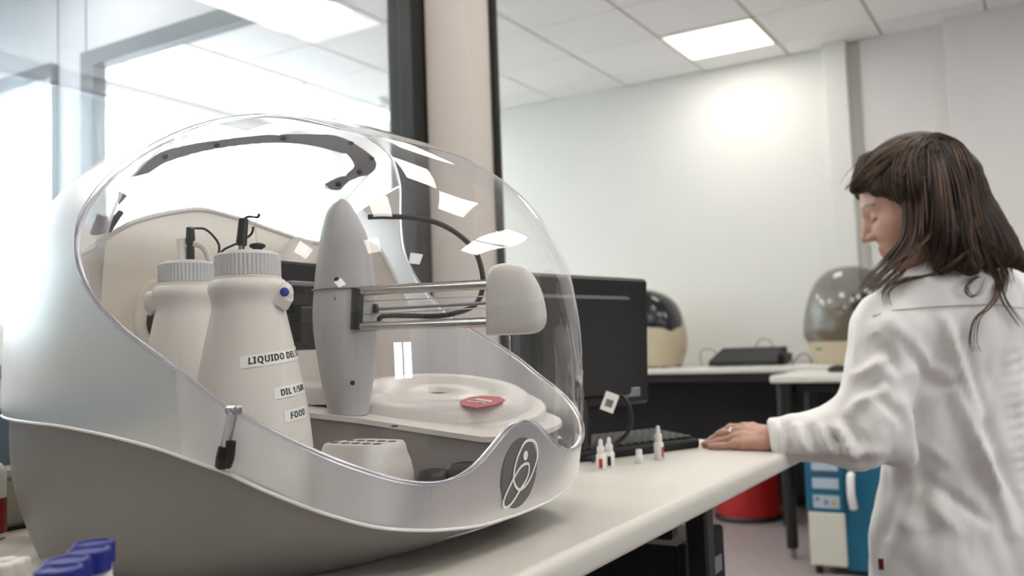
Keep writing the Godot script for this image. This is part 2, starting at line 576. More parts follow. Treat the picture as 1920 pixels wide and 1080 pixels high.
func inside(p: Vector3, k := 1.0) -> bool:
	var y := p.y - DESK
	if y > 0.1884 + 0.321 * k - 1e-5:
		return false
	var r := radii(y, k)
	var dx := p.x - AX
	var n := 3.588 if dx > 0 else 2.592
	return pow(absf(dx) / (r.x if dx > 0 else r.y), n) + pow(absf(p.z - AZ) / r.z, n) < 1.0

func body_point(th: float, y: float, k := 1.0) -> Vector3:
	# th: 0 at the front (+x), positive towards the far side (-z)
	var c := cos(th)
	var s := sin(th)
	var r := radii(y, k)
	var n := 3.588 if c > 0 else 2.592
	var q := pow(pow(absf(c), n) + pow(absf(s), n), -1.0 / n)
	return Vector3(AX + (r.x if c > 0 else r.y) * c * q, DESK + y, AZ - r.z * s * q)

func body_angle(p: Vector3) -> float:
	var r := radii(p.y - DESK)
	var dx := p.x - AX
	return atan2(-(p.z - AZ) / r.z, dx / (r.x if dx > 0 else r.y))

const PC := Vector3(-0.80, 1.10, -0.869)
const TILT := 0.5236
func pdir(al: float, ph: float) -> Vector3:
	var a := Vector3(cos(TILT), sin(TILT), 0)
	var e1 := Vector3(-sin(TILT), cos(TILT), 0)
	return a * cos(al) + (e1 * cos(ph) + Vector3(0, 0, 1) * sin(ph)) * sin(al)

func shoot(d: Vector3) -> Vector3:
	var lo := 0.05
	var hi := 0.7
	for i in 22:
		var m := (lo + hi) * 0.5
		if inside(PC + d * m):
			lo = m
		else:
			hi = m
	return PC + d * lo

func rim_y(th: float) -> float:
	return table_at(RIM, absf(rad_to_deg(wrapf(th, -PI, PI))))

func polar_of(p: Vector3) -> Vector2:
	var q := (p - PC).normalized()
	var a := Vector3(cos(TILT), sin(TILT), 0)
	var e1 := Vector3(-sin(TILT), cos(TILT), 0)
	return Vector2(acos(clampf(q.dot(a), -1, 1)), atan2(q.z, q.dot(e1)))

func edge_at(ph: float) -> float:
	# angle from the axis to the edge of the clear part, symmetric about the middle
	var t := absf(wrapf(ph, -PI, PI)) / PI * 240.0
	var i := mini(int(t), 239)
	return lerpf(edge_alpha[i], edge_alpha[i + 1], t - i)

func rim_alpha(ph: float) -> float:
	var lo := edge_at(ph) + 0.02
	var hi := PI - 0.02
	for i in 22:
		var m := (lo + hi) * 0.5
		var p := shoot(pdir(m, ph))
		if p.y - DESK > rim_y(body_angle(p)):
			lo = m
		else:
			hi = m
	return lo

const STRIP := [[-33.0, 79.0], [-31.0, 72.0], [-25.7, 66.0], [-13.3, 65.0], [0.0, 73.0], [8.0, 86.5], [14.0, 96.0], [18.0, 103.0], [21.0, 108.0], [23.0, 111.0]]
func open_strip(ph: float) -> float:
	# where the cover ends at the rear opening, as an angle from its axis; 0 where there is no opening
	var d := rad_to_deg(wrapf(ph, -PI, PI))
	if d < -31.5 or d > 20.5:
		return 0.0
	return deg_to_rad(table_at(STRIP, d))

func build_analyser() -> void:
	var tab := []
	for e in CLEAR_EDGE:
		var q := polar_of(Vector3(e[0], e[1], AZ + e[2]))
		tab.append([q.y, q.x])
	tab.sort_custom(func(a, b): return a[0] < b[0])
	tab[0][0] = 0.0
	tab[-1][0] = PI
	var raw := PackedFloat32Array()
	for i in 241:
		raw.append(table_at(tab, PI * i / 240.0))
	for i in 241:
		var s := 0.0
		for k in range(-3, 4):
			var j := absi(i + k)
			s += raw[j if j <= 240 else 480 - j]
		edge_alpha.append(s / 7.0)

	var t := thing("blood_analyser", "large white domed laboratory analyser with clear cover and frosted skirt on the desk", "analyser", Vector3.ZERO)
	var cover := Node3D.new()
	cover.name = "dome_cover"
	t.add_child(cover)
	# clear part
	var np := 200
	var rows := []
	var na := 44
	var bead := PackedVector3Array()
	for i in na + 1:
		var row := PackedVector3Array()
		for j in np:
			var ph := -TAU * j / np
			row.append(shoot(pdir(maxf(edge_at(ph) * (1.0 - float(i) / na), 0.0005), ph)))
		rows.append(row)
	bead = rows[0]
	obj("clear_dome", MB.new().rows(rows), M.clear, cover)
	# frosted part: a shell with two skins
	var outer := []
	var inner := []
	var nf := 40
	var lower := PackedVector3Array()
	for i in nf + 1:
		var ro := PackedVector3Array()
		var ri := PackedVector3Array()
		for j in np:
			var ph := -TAU * j / np
			if i == 0:
				pass
			ro.append(Vector3.ZERO)
			ri.append(Vector3.ZERO)
		outer.append(ro)
		inner.append(ri)
	for j in np:
		var ph := -TAU * j / np
		var a0 := edge_at(ph)
		var a1 := rim_alpha(ph)
		var os := open_strip(ph)
		if os > 0.0:
			a1 = os
		for i in nf + 1:
			var d := pdir(lerpf(a1, a0, float(i) / nf), ph)
			var p := shoot(d)
			outer[i][j] = p
			inner[i][j] = p - (p - PC).normalized() * 0.004
	lower = outer[0].duplicate()
	for j in np:
		if open_strip(-TAU * j / np) > 0.0:
			lower[j] = shoot(pdir(rim_alpha(-TAU * j / np), -TAU * j / np))
	# the band over the top is a thin milky sheet, the skirt round the sides a frosted shell with two skins
	var jb := int(round(40.0 / 360.0 * np))
	var so := []
	var si := []
	var bo2 := []
	for i in nf + 1:
		so.append((outer[i] as PackedVector3Array).slice(jb, np - jb + 1))
		si.append((inner[i] as PackedVector3Array).slice(jb, np - jb + 1))
		var b2 := (outer[i] as PackedVector3Array).slice(np - jb, np)
		b2.append_array((outer[i] as PackedVector3Array).slice(0, jb + 1))
		bo2.append(b2)
	var fm := MB.new()
	fm.rows(so, false)
	var back := si.duplicate()
	back.reverse()
	fm.rows(back, false, 1)
	fm.rows([so[nf], si[nf]], false, 2)
	fm.rows([si[0], so[0]], false, 3)
	fm.flat()
	var last: int = so[0].size() - 1
	for i in nf:
		fm.quad(so[i][0], si[i][0], si[i + 1][0], so[i + 1][0])
		fm.quad(so[i][last], so[i + 1][last], si[i + 1][last], si[i][last])
	obj("frosted_skirt", fm, M.frost, cover)
	obj("milky_band", MB.new().rows(bo2, false), M.milky, cover)
	# rear apron below the opening
	var ro2 := []
	var cols_in := []
	for j in 24:
		cols_in.append(deg_to_rad(lerpf(22.0, -34.0, j / 23.0)))
	for i in 13:
		var row := PackedVector3Array()
		for ph in cols_in:
			var lo2 := rim_alpha(ph)
			var hi2 := open_strip(clampf(ph, deg_to_rad(-31.0), deg_to_rad(20.0)))
			for k in 18:
				var m := (lo2 + hi2) * 0.5
				if shoot(pdir(m, ph)).y - DESK < 0.405:
					lo2 = m
				else:
					hi2 = m
			row.append(shoot(pdir(lerpf(rim_alpha(ph), lo2, i / 12.0), ph)))
		ro2.append(row)
	obj("rear_apron", MB.new().rows(ro2, false), M.liner, cover)
	# moulded lip along the clear edge, stepping proud of the surface
	var lip := PackedVector3Array()
	for p in bead:
		lip.append(p + (p - PC).normalized() * 0.001)
	obj("moulded_lip", MB.new().tube(lip, 0.0025, 8, true), M.bead, cover)
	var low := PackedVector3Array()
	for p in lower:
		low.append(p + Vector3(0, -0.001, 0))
	obj("lower_edge", MB.new().tube(low, 0.0017, 8, true), M.white_gloss, cover)  # white bead paints the light caught along the acrylic edge

	# reinforcing strip of sheet metal at the rear of the cover, with screws
	var strip := MB.new()
	var pts := []
	for q in [[222, 372, 24], [258, 330, 24], [300, 297, 22], [350, 281, 18], [400, 271, 14], [470, 262, 13], [530, 259, 14], [590, 262, 20], [640, 271, 28], [672, 288, 34], [685, 310, 34], [668, 328, 32], [640, 342, 24], [608, 349, 9]]:
		pts.append(q)
	var wc := []
	for q in pts:
		var p0 := far_hit(q[0], q[1] - q[2] * 0.5, 0.975)
		var p1 := far_hit(q[0], q[1] + q[2] * 0.5, 0.975)
		if q[0] > 655 and q[1] > 280 and q[1] < 335:
			p0 = far_hit(q[0] + q[2] * 0.6, q[1], 0.975)
			p1 = far_hit(q[0] - q[2] * 0.6, q[1], 0.975)
		wc.append([p0, p1])
	var ca := curve(wc.map(func(e): return e[0]), 4)
	var cb := curve(wc.map(func(e): return e[1]), 4)
	var up := PackedVector3Array()
	for i in ca.size():
		var nrm := (PC - ca[i]).normalized() * 0.0015
		if i > 0:
			var nn := (PC - ca[i - 1]).normalized() * 0.0015
			strip.smooth(1)
			strip.quad(ca[i - 1] + nn, ca[i] + nrm, cb[i] + nrm, cb[i - 1] + nn)
			strip.quad(ca[i - 1], cb[i - 1], cb[i], ca[i])
			strip.flat()
			strip.quad(ca[i - 1], ca[i], ca[i] + nrm, ca[i - 1] + nn)
			strip.quad(cb[i - 1] + nn, cb[i] + nrm, cb[i], cb[i - 1])
	var sp := obj("reinforcing_strip", strip, M.steel, cover)
	for q in [[308, 292], [405, 270], [531, 258], [658, 266], [697, 295], [674, 322], [634, 345]]:
		var p := far_hit(q[0], q[1], 0.97)
		var n := (PC - p).normalized()
		obj("screw", MB.new().cyl(p, p + n * 0.004, 0.0042, 0.0036, 12, 0.001), M.charcoal, sp)
	# hinge at the near side
	var hz := Node3D.new()
	hz.name = "hinge"
	cover.add_child(hz)
	var h0 := far_hit(200, 432, 0.93)
	var h1 := far_hit(228, 396, 0.93)
	obj("hinge_rod", MB.new().cyl(h0, h1, 0.006, 0.004, 12, 0.001), M.black, hz)
	var h2 := far_hit(168, 438, 0.96)
	var h3 := far_hit(182, 400, 0.96)
	var tabm := MB.new()
	tabm.prism(PackedVector3Array([h0, h2, h3, far_hit(196, 402, 0.95)]), (PC - h0).normalized() * 0.006)
	obj("hinge_tab", tabm, M.steel, hz)

	# latch at the near side: clear pull with a black spring clip
	var lt := Node3D.new()
	lt.name = "latch"
	cover.add_child(lt)
	var la := near_hit(440, 768)
	var lb := near_hit(424, 838)
	var lc := near_hit(418, 872)
	var nrm := (la - Vector3(AX, la.y, AZ)).normalized() * 0.004
	obj("latch_pull", MB.new().tube(curve([la + nrm, (la + lb) * 0.5 + nrm, lb + nrm], 6), 0.0045, 8), M.bead, lt)
	obj("latch_tab", MB.new().box(la + nrm, Vector3(0.014, 0.008, 0.010), 0.002), M.bead, lt)
	var cl := MB.new()
	cl.tube(curve([lb + nrm, (lb + lc) * 0.5 + nrm * 1.6, lc + nrm], 6), 0.0065, 8)
	cl.tube(curve([lb + nrm * 1.2 + Vector3(0.008, 0.006, 0), (lb + lc) * 0.5 + nrm * 1.2 + Vector3(0.008, 0, 0), lc + nrm + Vector3(0.006, 0, 0)], 6), 0.0045, 8)
	obj("latch_clip", cl, M.black, lt)

	# opaque lower housing
	var bo := MB.new()
	var n := 120
	var loops := []
	var footc := Vector3(-0.862, DESK, AZ)
	for s in 15:
		var u := s / 14.0      # 0 foot, 1 rim
		var row := PackedVector3Array()
		for j in n:
			var th := TAU * j / n
			var y := rim_y(th) - 0.002
			var top := body_point(th, y, 0.978)
			var c := cos(th)
			var sn := sin(th)
			var q := pow(pow(absf(c), 3.0) + pow(absf(sn), 3.0), -1.0 / 3.0)
			var foot := footc + Vector3(0.242 * c * q, 0.001, -0.272 * sn * q)
			var p := foot.lerp(top, u)
			# gently convex wall
			var bul := sin(u * PI) * 0.010
			p += Vector3(c, 0, -sn) * bul
			row.append(p)
		loops.append(row)
	bo.rows(loops)
	bo.fan(loops[0], false, 1)
	obj("lower_housing", bo, M.base, t)
	# housing floor inside
	var fl := PackedVector3Array()
	for j in n:
		var th := TAU * j / n
		var u := clampf(0.032 / (rim_y(th) - 0.002), 0.0, 0.94)
		var q := pow(pow(absf(cos(th)), 3.0) + pow(absf(sin(th)), 3.0), -1.0 / 3.0)
		var p := (footc + Vector3(0.242 * cos(th) * q, 0.0, -0.272 * sin(th) * q)).lerp(body_point(th, rim_y(th), 0.978), u)
		p = footc + (p - footc) * 0.975
		p.y = DESK + 0.031
		fl.append(p)
	var fl2 := PackedVector3Array()
	for p in fl:
		fl2.append(p - Vector3(0, 0.006, 0))
	obj("housing_floor", MB.new().fan(fl, true, 1).rows([fl2, fl], true, 2).fan(fl2, false, 3), M.liner, t)

	# emblem printed on the front of the skirt
	var em := Node3D.new()
	em.name = "emblem"
	t.add_child(em)
	var disc := MB.new()
	var nr := 8
	var seg := 64
	var ec := Vector2(0, 0.081)
	var er := 0.0385
	var f := func(u: float, v: float, off: float) -> Vector3:
		var y: float = ec.y + v * er
		var dz: float = -u * er
		var r := radii(y)
		var x: float = AX + r.x * pow(1.0 - pow(absf(dz) / r.z, 3.588), 1.0 / 3.588)
		return Vector3(x + off, DESK + y, AZ + dz)
	var drows := []
	for i in nr + 1:
		var row := PackedVector3Array()
		for j in seg:
			var a := TAU * j / seg
			var rr := 1.0 - float(i) / nr
			row.append(f.call(cos(a) * rr, sin(a) * rr, 0.0008))
		drows.append(row)
	disc.rows(drows)
	obj("emblem_disc", disc, mat(Color(0.42, 0.41, 0.40), 0.5), em)
	var big := [[0.66, -0.92], [0.16, -0.84], [-0.19, -0.49], [-0.34, -0.11], [-0.31, 0.21], [-0.09, 0.43], [0.16, 0.49], [0.53, 0.33], [0.84, -0.05], [0.97, -0.43], [0.81, -0.75], [0.53, -0.87]]
	var small := [[-0.31, 0.08], [0.03, -0.17], [0.41, -0.21], [0.51, -0.02], [0.41, 0.24], [0.09, 0.49], [-0.22, 0.75], [-0.53, 0.89], [-0.76, 0.82], [-0.75, 0.59], [-0.47, 0.24]]
	var k := 0
	for loop in [big, small]:
		var v3 := []
		for q in loop:
			v3.append(Vector3(q[0], -q[1], 0))
		var cv := curve(v3.slice(1) if k == 0 else v3, 10, true)
		var rb := MB.new()
		for i in cv.size():
			var p0 := cv[i]
			var p1 := cv[(i + 1) % cv.size()]
			var pm := cv[(i + cv.size() - 1) % cv.size()]
			var p2 := cv[(i + 2) % cv.size()]
			var d0 := (p1 - pm).normalized()
			var d1 := (p2 - p0).normalized()
			var w := 0.042
			var n0 := Vector3(-d0.y, d0.x, 0) * w
			var n1 := Vector3(-d1.y, d1.x, 0) * w
			rb.quad(f.call(p0.x + n0.x, p0.y + n0.y, 0.0014), f.call(p1.x + n1.x, p1.y + n1.y, 0.0014), f.call(p1.x - n1.x, p1.y - n1.y, 0.0014), f.call(p0.x - n0.x, p0.y - n0.y, 0.0014))
		obj("emblem_line", rb, M.label, em)
		k += 1
	var dot := MB.new()
	for j in 24:
		var a := TAU * j / 24
		var b := TAU * (j + 1) / 24
		dot.tri(f.call(0.25, 0.46, 0.0014), f.call(0.25 + cos(b) * 0.13, 0.46 + sin(b) * 0.14, 0.0014), f.call(0.25 + cos(a) * 0.13, 0.46 + sin(a) * 0.14, 0.0014))
	obj("emblem_dot", dot, M.label, em)

func march(x: float, y: float, k: float, far: bool) -> Vector3:
	var d := cam_basis * Vector3((x - 960.0) / FPX, -(y - 540.0) / FPX, -1.0)
	var hit := EYE + d * 1.1
	var was := false
	var s := 0.3
	while s < 2.0:
		var p := EYE + d * s
		var now := inside(p, k)
		if now != was:
			hit = p
			if not far:
				return hit
		was = now
		s += 0.001
	return hit

func far_hit(x: float, y: float, k: float) -> Vector3:
	return march(x, y, k, true)

func near_hit(x: float, y: float) -> Vector3:
	return march(x, y, 1.0, false)

# ------------------------------------------------------------------ what stands inside the analyser
func deck_y(x: float) -> float:
	return 1.02 + 0.12 * (-0.56 - x)

func on_deck(x: float, y: float, off := 0.0) -> Vector3:
	var d := cam_basis * Vector3((x - 960.0) / FPX, -(y - 540.0) / FPX, -1.0)
	var s := (1.02 + off - 0.12 * 0.56 - EYE.y - 0.12 * EYE.x) / (d.y + 0.12 * d.x)
	return EYE + d * s

func build_interior() -> void:
	var t: Node3D = get_node("blood_analyser")
	# rear inner liner
	var ltab := [[95, 0.30], [103, 0.385], [115, 0.392], [127, 0.398], [139, 0.414], [151, 0.428], [172, 0.436], [188, 0.424], [198, 0.406], [207, 0.368], [222, 0.33], [238, 0.29]]
	var rows := []
	var n := 72
	for i in 25:
		var row := PackedVector3Array()
		for j in n:
			var deg := 95.0 + 143.0 * j / (n - 1)
			var y := lerpf(0.035, table_at(ltab, deg), i / 24.0)
			row.append(body_point(deg_to_rad(deg), y, 0.93))
		rows.append(row)
	var lm := MB.new().rows(rows, false)
	var inn := []
	for r in rows:
		var row := PackedVector3Array()
		for p in r:
			row.append(p + Vector3(p.x - AX, 0, p.z - AZ).normalized() * 0.005)
		inn.append(row)
	lm.rows([rows[24], inn[24]], false, 1)
	var liner := obj("inner_liner", lm, M.liner, t)
	# rolled top edge of the liner
	obj("liner_edge", MB.new().tube(rows[24], 0.004, 8), M.white_gloss, liner)
	# round service plate with a dark grip hole
	var pc := on(300, 600, 0, -1.115)
	var bs := Basis(Vector3(0, 1, 0), Vector3(1, 0, 0), Vector3(0, 0, -1))
	obj("service_plate", MB.new().lathe(pc, [Vector2(0.062, 0), Vector2(0.062, 0.004), null, Vector2(0.059, 0.007), Vector2(0.057, 0.007), null, Vector2(0, 0.007)], 40, bs, 1.0, 0.75), M.liner, liner)
	obj("grip_hole", MB.new().lathe(pc + Vector3(0.008, -0.004, 0.008), [Vector2(0.026, 0), Vector2(0.026, 0.002), null, Vector2(0, 0.002)], 28, bs, 1.0, 0.8), M.black, liner)
	obj("screw", MB.new().cyl(pc + Vector3(0.008, 0.045, 0.0), pc + Vector3(0.013, 0.045, 0.0), 0.005, 0.004, 12), M.chrome, liner)
	# open electronics bay behind the tower
	var bay := Node3D.new()
	bay.name = "electronics_bay"
	t.add_child(bay)
	var b0 := at(556, 570, 1.27)
	obj("bay_shell", MB.new().box(b0 + Vector3(-0.03, -0.002, 0), Vector3(0.05, 0.125, 0.11), 0.004), M.black_matt, bay)
	var pcb := mat(Color(0.05, 0.07, 0.075), 0.5)
	for q in [[558, 555, 0.03, 0.028], [572, 590, 0.022, 0.03], [545, 600, 0.02, 0.02], [565, 622, 0.03, 0.014]]:
		obj("circuit_block", MB.new().box(at(q[0], q[1], 1.265), Vector3(0.014, q[2], q[3]), 0.002), pcb, bay)
	obj("ribbon_bracket", MB.new().box(at(565, 532, 1.25), Vector3(0.01, 0.006, 0.05), 0.001), M.steel, bay)

	# deck: sloping plate over the far half
	var dk := MB.new()
	var e := PackedVector3Array()
	for q in [[-0.545, -0.885], [-0.56, -0.862], [-0.63, -0.856], [-0.73, -0.850], [-0.80, -0.83], [-0.90, -0.82], [-1.03, -0.83], [-1.10, -0.88]]:
		e.append(Vector3(q[0], 0, q[1]))
	var outline := PackedVector3Array()
	for j in 33:
		var th := lerpf(deg_to_rad(176.0), deg_to_rad(4.0), j / 32.0)
		outline.append(body_point(th, 0.12, 0.925))
	var loop := PackedVector3Array()
	e.reverse()
	# counter-clockwise from above: near edge from the rear to the front, then round the far side
	for p in e:
		loop.append(Vector3(p.x, deck_y(p.x), p.z))
	outline.reverse()
	for p in outline:
		loop.append(Vector3(p.x, deck_y(p.x), p.z))
	var under := PackedVector3Array()
	var foot := PackedVector3Array()
	for p in loop:
		under.append(p - Vector3(0, 0.006, 0))
		foot.append(Vector3(p.x, DESK + 0.034, p.z))
	var rim_loop := PackedVector3Array()
	var cc := Vector3(-0.78, 0, -0.99)
	for p in loop:
		rim_loop.append(p + (cc - Vector3(p.x, 0, p.z)).normalized() * 0.003 + Vector3(0, 0.0, 0))
	dk.rows([under, loop], true, 1)
	dk.fan(loop, true, 2)
	var deck := obj("deck_plate", dk, M.white_plastic, t)
	var dw := MB.new()
	var f2 := PackedVector3Array()
	var u2 := PackedVector3Array()
	for i in loop.size():
		var inw := (cc - Vector3(loop[i].x, 0, loop[i].z)).normalized() * 0.006
		f2.append(foot[i] + inw)
		u2.append(under[i] + inw)
	dw.rows([f2, u2], true, 1)
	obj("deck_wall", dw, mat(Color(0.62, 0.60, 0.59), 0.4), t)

	# rotor cover on the deck: raised lid with a recess, a hole and a red sticker
	var rc := Vector3(-0.722, 0, -1.005)
	rc.y = deck_y(rc.x) + 0.001
	var slope := atan(0.12)
	var rbs := Basis(Vector3.BACK, -slope) * Basis(Vector3.RIGHT, 0.12)
	var rot := Node3D.new()
	rot.name = "rotor_cover"
	t.add_child(rot)
	obj("cover_base", MB.new().lathe(rc, [Vector2(0.137, -0.030), Vector2(0.137, 0.006), null, Vector2(0.134, 0.009), Vector2(0.120, 0.010)], 56, rbs, 1.1, 0.95), M.white_plastic, rot)
	obj("cover_lid", MB.new().lathe(rc, [Vector2(0.121, 0.010), Vector2(0.116, 0.020), Vector2(0.108, 0.026), Vector2(0.096, 0.029), null, Vector2(0.076, 0.029), null, Vector2(0.073, 0.020), null, Vector2(0.052, 0.0205), Vector2(0.046, 0.024), null, Vector2(0.019, 0.0245), null, Vector2(0.017, 0.014), null, Vector2(0.0, 0.014)], 56, rbs, 1.1, 0.95), M.white_plastic, rot)
	obj("centre_hole", MB.new().lathe(rc, [Vector2(0.0165, 0.012), Vector2(0.0165, 0.0185), null, Vector2(0, 0.0187)], 24, rbs, 1.1, 0.95), M.charcoal, rot)
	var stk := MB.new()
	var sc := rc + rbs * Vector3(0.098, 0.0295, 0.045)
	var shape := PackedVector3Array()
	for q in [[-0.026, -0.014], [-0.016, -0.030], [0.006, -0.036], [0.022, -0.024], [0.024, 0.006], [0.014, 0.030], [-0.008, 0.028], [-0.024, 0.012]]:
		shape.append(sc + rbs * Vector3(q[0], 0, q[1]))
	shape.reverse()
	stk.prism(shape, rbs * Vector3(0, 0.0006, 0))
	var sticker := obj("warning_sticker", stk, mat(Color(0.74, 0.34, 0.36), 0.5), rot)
	var ln := PackedVector3Array()
	for i in 12:
		ln.append(sc + rbs * Vector3(-0.014 + 0.0025 * i, 0.0009, 0.008 + 0.003 * sin(i * 0.6)))
	obj("sticker_line", MB.new().tube(ln, 0.0012, 6), M.label, sticker)
	var sq := PackedVector3Array()
	for i in 40:
		sq.append(sc + rbs * Vector3(-0.012 + 0.0006 * i, 0.0009, -0.006 + 0.004 * sin(i * 0.9)))
	obj("sticker_scribble", MB.new().tube(sq, 0.0008, 6), M.label, sticker)
	# raised step between tower and rotor
	var stepm := MB.new()
	var s0 := Vector3(-0.845, deck_y(-0.845), -0.93)
	var srow := []
	for i in 7:
		var u := i / 6.0
		srow.append(MB.ring(s0 + Vector3(0, 0.026 * sin(u * PI / 2), 0), 0.075 * (1.0 - 0.18 * u * u), 32, Basis.IDENTITY, 1.1, 0.7))
	stepm.rows(srow)
	stepm.fan(srow[-1], true, 0)
	obj("deck_step", stepm, M.white_plastic, t)
	for q in [[1035, 748], [1030, 762], [740, 800]]:
		var p := on_deck(q[0], q[1], 0.0005)
		obj("deck_screw", MB.new().lathe(p, [Vector2(0.004, 0), Vector2(0.004, 0.0015), null, Vector2(0, 0.0015)], 12), M.charcoal, deck)

	# tower of the sampling arm
	var tw := Node3D.new()
	tw.name = "arm_tower"
	t.add_child(tw)
	var prof := [[778, 622, 690], [768, 616, 692], [740, 608, 697], [680, 597, 704], [600, 587, 706], [520, 591, 702], [450, 600, 690], [415, 607, 675], [395, 614, 664], [382, 624, 656], [375, 634, 648], [373, 639, 643]]
	var tz := 1.13
	var trow := []
	var tb := Basis(Vector3.UP, deg_to_rad(30.8))
	for q in prof:
		var l := at(q[1], q[0], tz)
		var r := at(q[2], q[0], tz)
		trow.append(MB.ring((l + r) * 0.5, l.distance_to(r) * 0.5, 40, tb, 1.0, 0.85))
	trow = curve_rows(trow, 4)
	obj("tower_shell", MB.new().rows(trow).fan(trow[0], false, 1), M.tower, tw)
	var sl := at(586, 545, tz)
	var sr := at(706, 541, tz)
	obj("tower_seam", MB.new().tube(MB.ring((sl + sr) * 0.5, sl.distance_to(sr) * 0.5 * 0.995, 40, tb, 1.0, 0.85), 0.0012, 6, true), M.steel, tw)
	for q in [[631, 524], [631, 560], [661, 718]]:
		var p := at(q[0], q[1], tz - 0.0305)
		obj("screw", MB.new().cyl(p, p + (EYE - p).normalized() * 0.002, 0.003, 0.003, 10), M.charcoal, tw)
	# sampling arm: end plate, two chrome rods, belt wires, threaded rod and head
	var am := Node3D.new()
	am.name = "sampling_arm"
	t.add_child(am)
	var a0 := at(671, 546, 1.10)
	var a1 := at(668, 613, 1.10)
	var h0 := at(915, 533, 1.10)
	var h1 := at(915, 604, 1.10)
	var ep := MB.new()
	ep.tube(PackedVector3Array([a0 + Vector3(0, 0.003, 0), (a0 + a1) * 0.5, a1 - Vector3(0, 0.003, 0)]), 0.0075, 14)
	obj("end_plate", ep, M.black, am)
	obj("guide_rod", MB.new().cyl(a0, h0, 0.0062, 0.0062, 20), M.chrome, am)
	obj("guide_rod", MB.new().cyl(a1, h1, 0.0062, 0.0062, 20), M.chrome, am)
	obj("belt_wire", MB.new().cyl(at(668, 566, 1.10), at(915, 555, 1.10), 0.0008, 0.0008, 8), M.chrome, am)
	obj("belt_wire", MB.new().cyl(at(668, 590, 1.10), at(915, 577, 1.10), 0.0008, 0.0008, 8), M.chrome, am)
	obj("threaded_rod", MB.new().cyl(at(704, 580, 1.12), at(915, 568, 1.12), 0.0022, 0.0022, 10), M.steel, am)
	obj("rod_pulley", MB.new().cyl(at(701, 580, 1.118), at(706, 580, 1.12), 0.007, 0.007, 16), M.black, am)
	var flat := []
	for q in [[714, 614], [714, 594], [760, 592], [810, 593], [850, 588], [890, 572], [905, 540], [903, 505], [890, 470], [860, 440], [820, 418], [770, 408], [720, 406], [690, 407]]:
		flat.append(at(q[0], q[1], 1.16))
	obj("hose", MB.new().tube(curve(flat, 5), 0.0036, 8), mat(Color(0.09, 0.11, 0.13), 0.5), am)
	var hd := MB.new()
	var hp := [[628, 916, 985], [626, 913, 1005], [618, 912, 1018], [605, 912, 1024], [585, 912, 1024], [560, 912, 1019], [535, 912, 1010], [515, 914, 998], [503, 919, 986], [497, 928, 970], [494, 940, 955]]
	var hrow := []
	var hb := Basis(Vector3.UP, deg_to_rad(24.0))
	for q in hp:
		var l := at(q[1], q[0], 1.10)
		var r := at(q[2], q[0], 1.10)
		var c := (l + r) * 0.5
		var w := l.distance_to(r) * 0.5
		var row := PackedVector3Array()
		for j in 40:
			var a := TAU * j / 40
			var k := pow(pow(absf(cos(a)), 3.2) + pow(absf(sin(a)), 3.2), -1.0 / 3.2)
			row.append(c + hb * Vector3(cos(a) * k * w, 0, -sin(a) * k * w * 0.75))
		hrow.append(row)
	hrow = curve_rows(hrow, 3)
	hd.rows(hrow)
	hd.fan(hrow[0], false, 1)
	hd.fan(hrow[-1], true, 0)
	obj("arm_head", hd, M.white_plastic, am)
	# needle below the head
	var nd := at(955, 627, 1.10)
	obj("needle", MB.new().cyl(nd, nd - Vector3(0, 0.03, 0), 0.0012, 0.0008, 8), M.chrome, am)

	# reagent rack in the near well
	var rk := Node3D.new()
	rk.name = "reagent_rack"
	t.add_child(rk)
	var rr := []
	var rcen := Vector3(-0.668, 0, -0.787)
	for q in [[0.932, 0.047, 0.046], [0.985, 0.047, 0.045], [0.998, 0.045, 0.042], [1.008, 0.042, 0.038], [1.016, 0.041, 0.036], [1.020, 0.039, 0.034]]:
		var row := PackedVector3Array()
		for j in 48:
			var a := TAU * j / 48
			var k := pow(pow(absf(cos(a)), 4.0) + pow(absf(sin(a)), 4.0), -0.25)
			row.append(Vector3(rcen.x + cos(a) * k * q[1], q[0], rcen.z - sin(a) * k * q[2]))
		rr.append(row)
	obj("rack_block", MB.new().rows(rr).fan(rr[-1], true, 1).fan(rr[0], false, 2), M.white_plastic, rk)
	for i in 5:
		for j in 2:
			obj("rack_hole", MB.new().lathe(rcen + Vector3(-0.030 + 0.015 * i, 1.0196, -0.012 + 0.026 * j), [Vector2(0.005, 0), Vector2(0.005, 0.0008), null, Vector2(0, 0.0008)], 14), M.charcoal, rk)
	var dr := Node3D.new()
	dr.name = "waste_drawer"
	t.add_child(dr)
	var cups := [Vector3(-0.598, 0.968, -0.820), Vector3(-0.568, 0.974, -0.838)]
	for c in cups:
		obj("drawer_cup", MB.new().lathe(c, [Vector2(0.0, -0.02), Vector2(0.016, -0.02), Vector2(0.019, -0.012), Vector2(0.019, 0.012), Vector2(0.015, 0.019), Vector2(0.006, 0.021), Vector2(0, 0.021)], 28), M.black, dr)
	obj("drawer_bed", MB.new().box(Vector3(-0.61, 0.934, -0.82), Vector3(0.10, 0.008, 0.075), 0.002), M.black_matt, dr)

	# two reagent bottles
	bottle(at(465, 497, 1.02), "tall translucent white wash bottle marked LIQUIDO DEL, standing in front inside the dome", true)
	bottle(at(352, 512, 1.16), "translucent white wash bottle without writing, standing behind the lettered one inside the dome", false)

func curve_rows(r: Array, k: int) -> Array:
	var n: int = r[0].size()
	var cols := []
	for j in n:
		cols.append(curve(r.map(func(e): return e[j]), k))
	var out := []
	for i in cols[0].size():
		var row := PackedVector3Array()
		for j in n:
			row.append(cols[j][i])
		out.append(row)
	return out

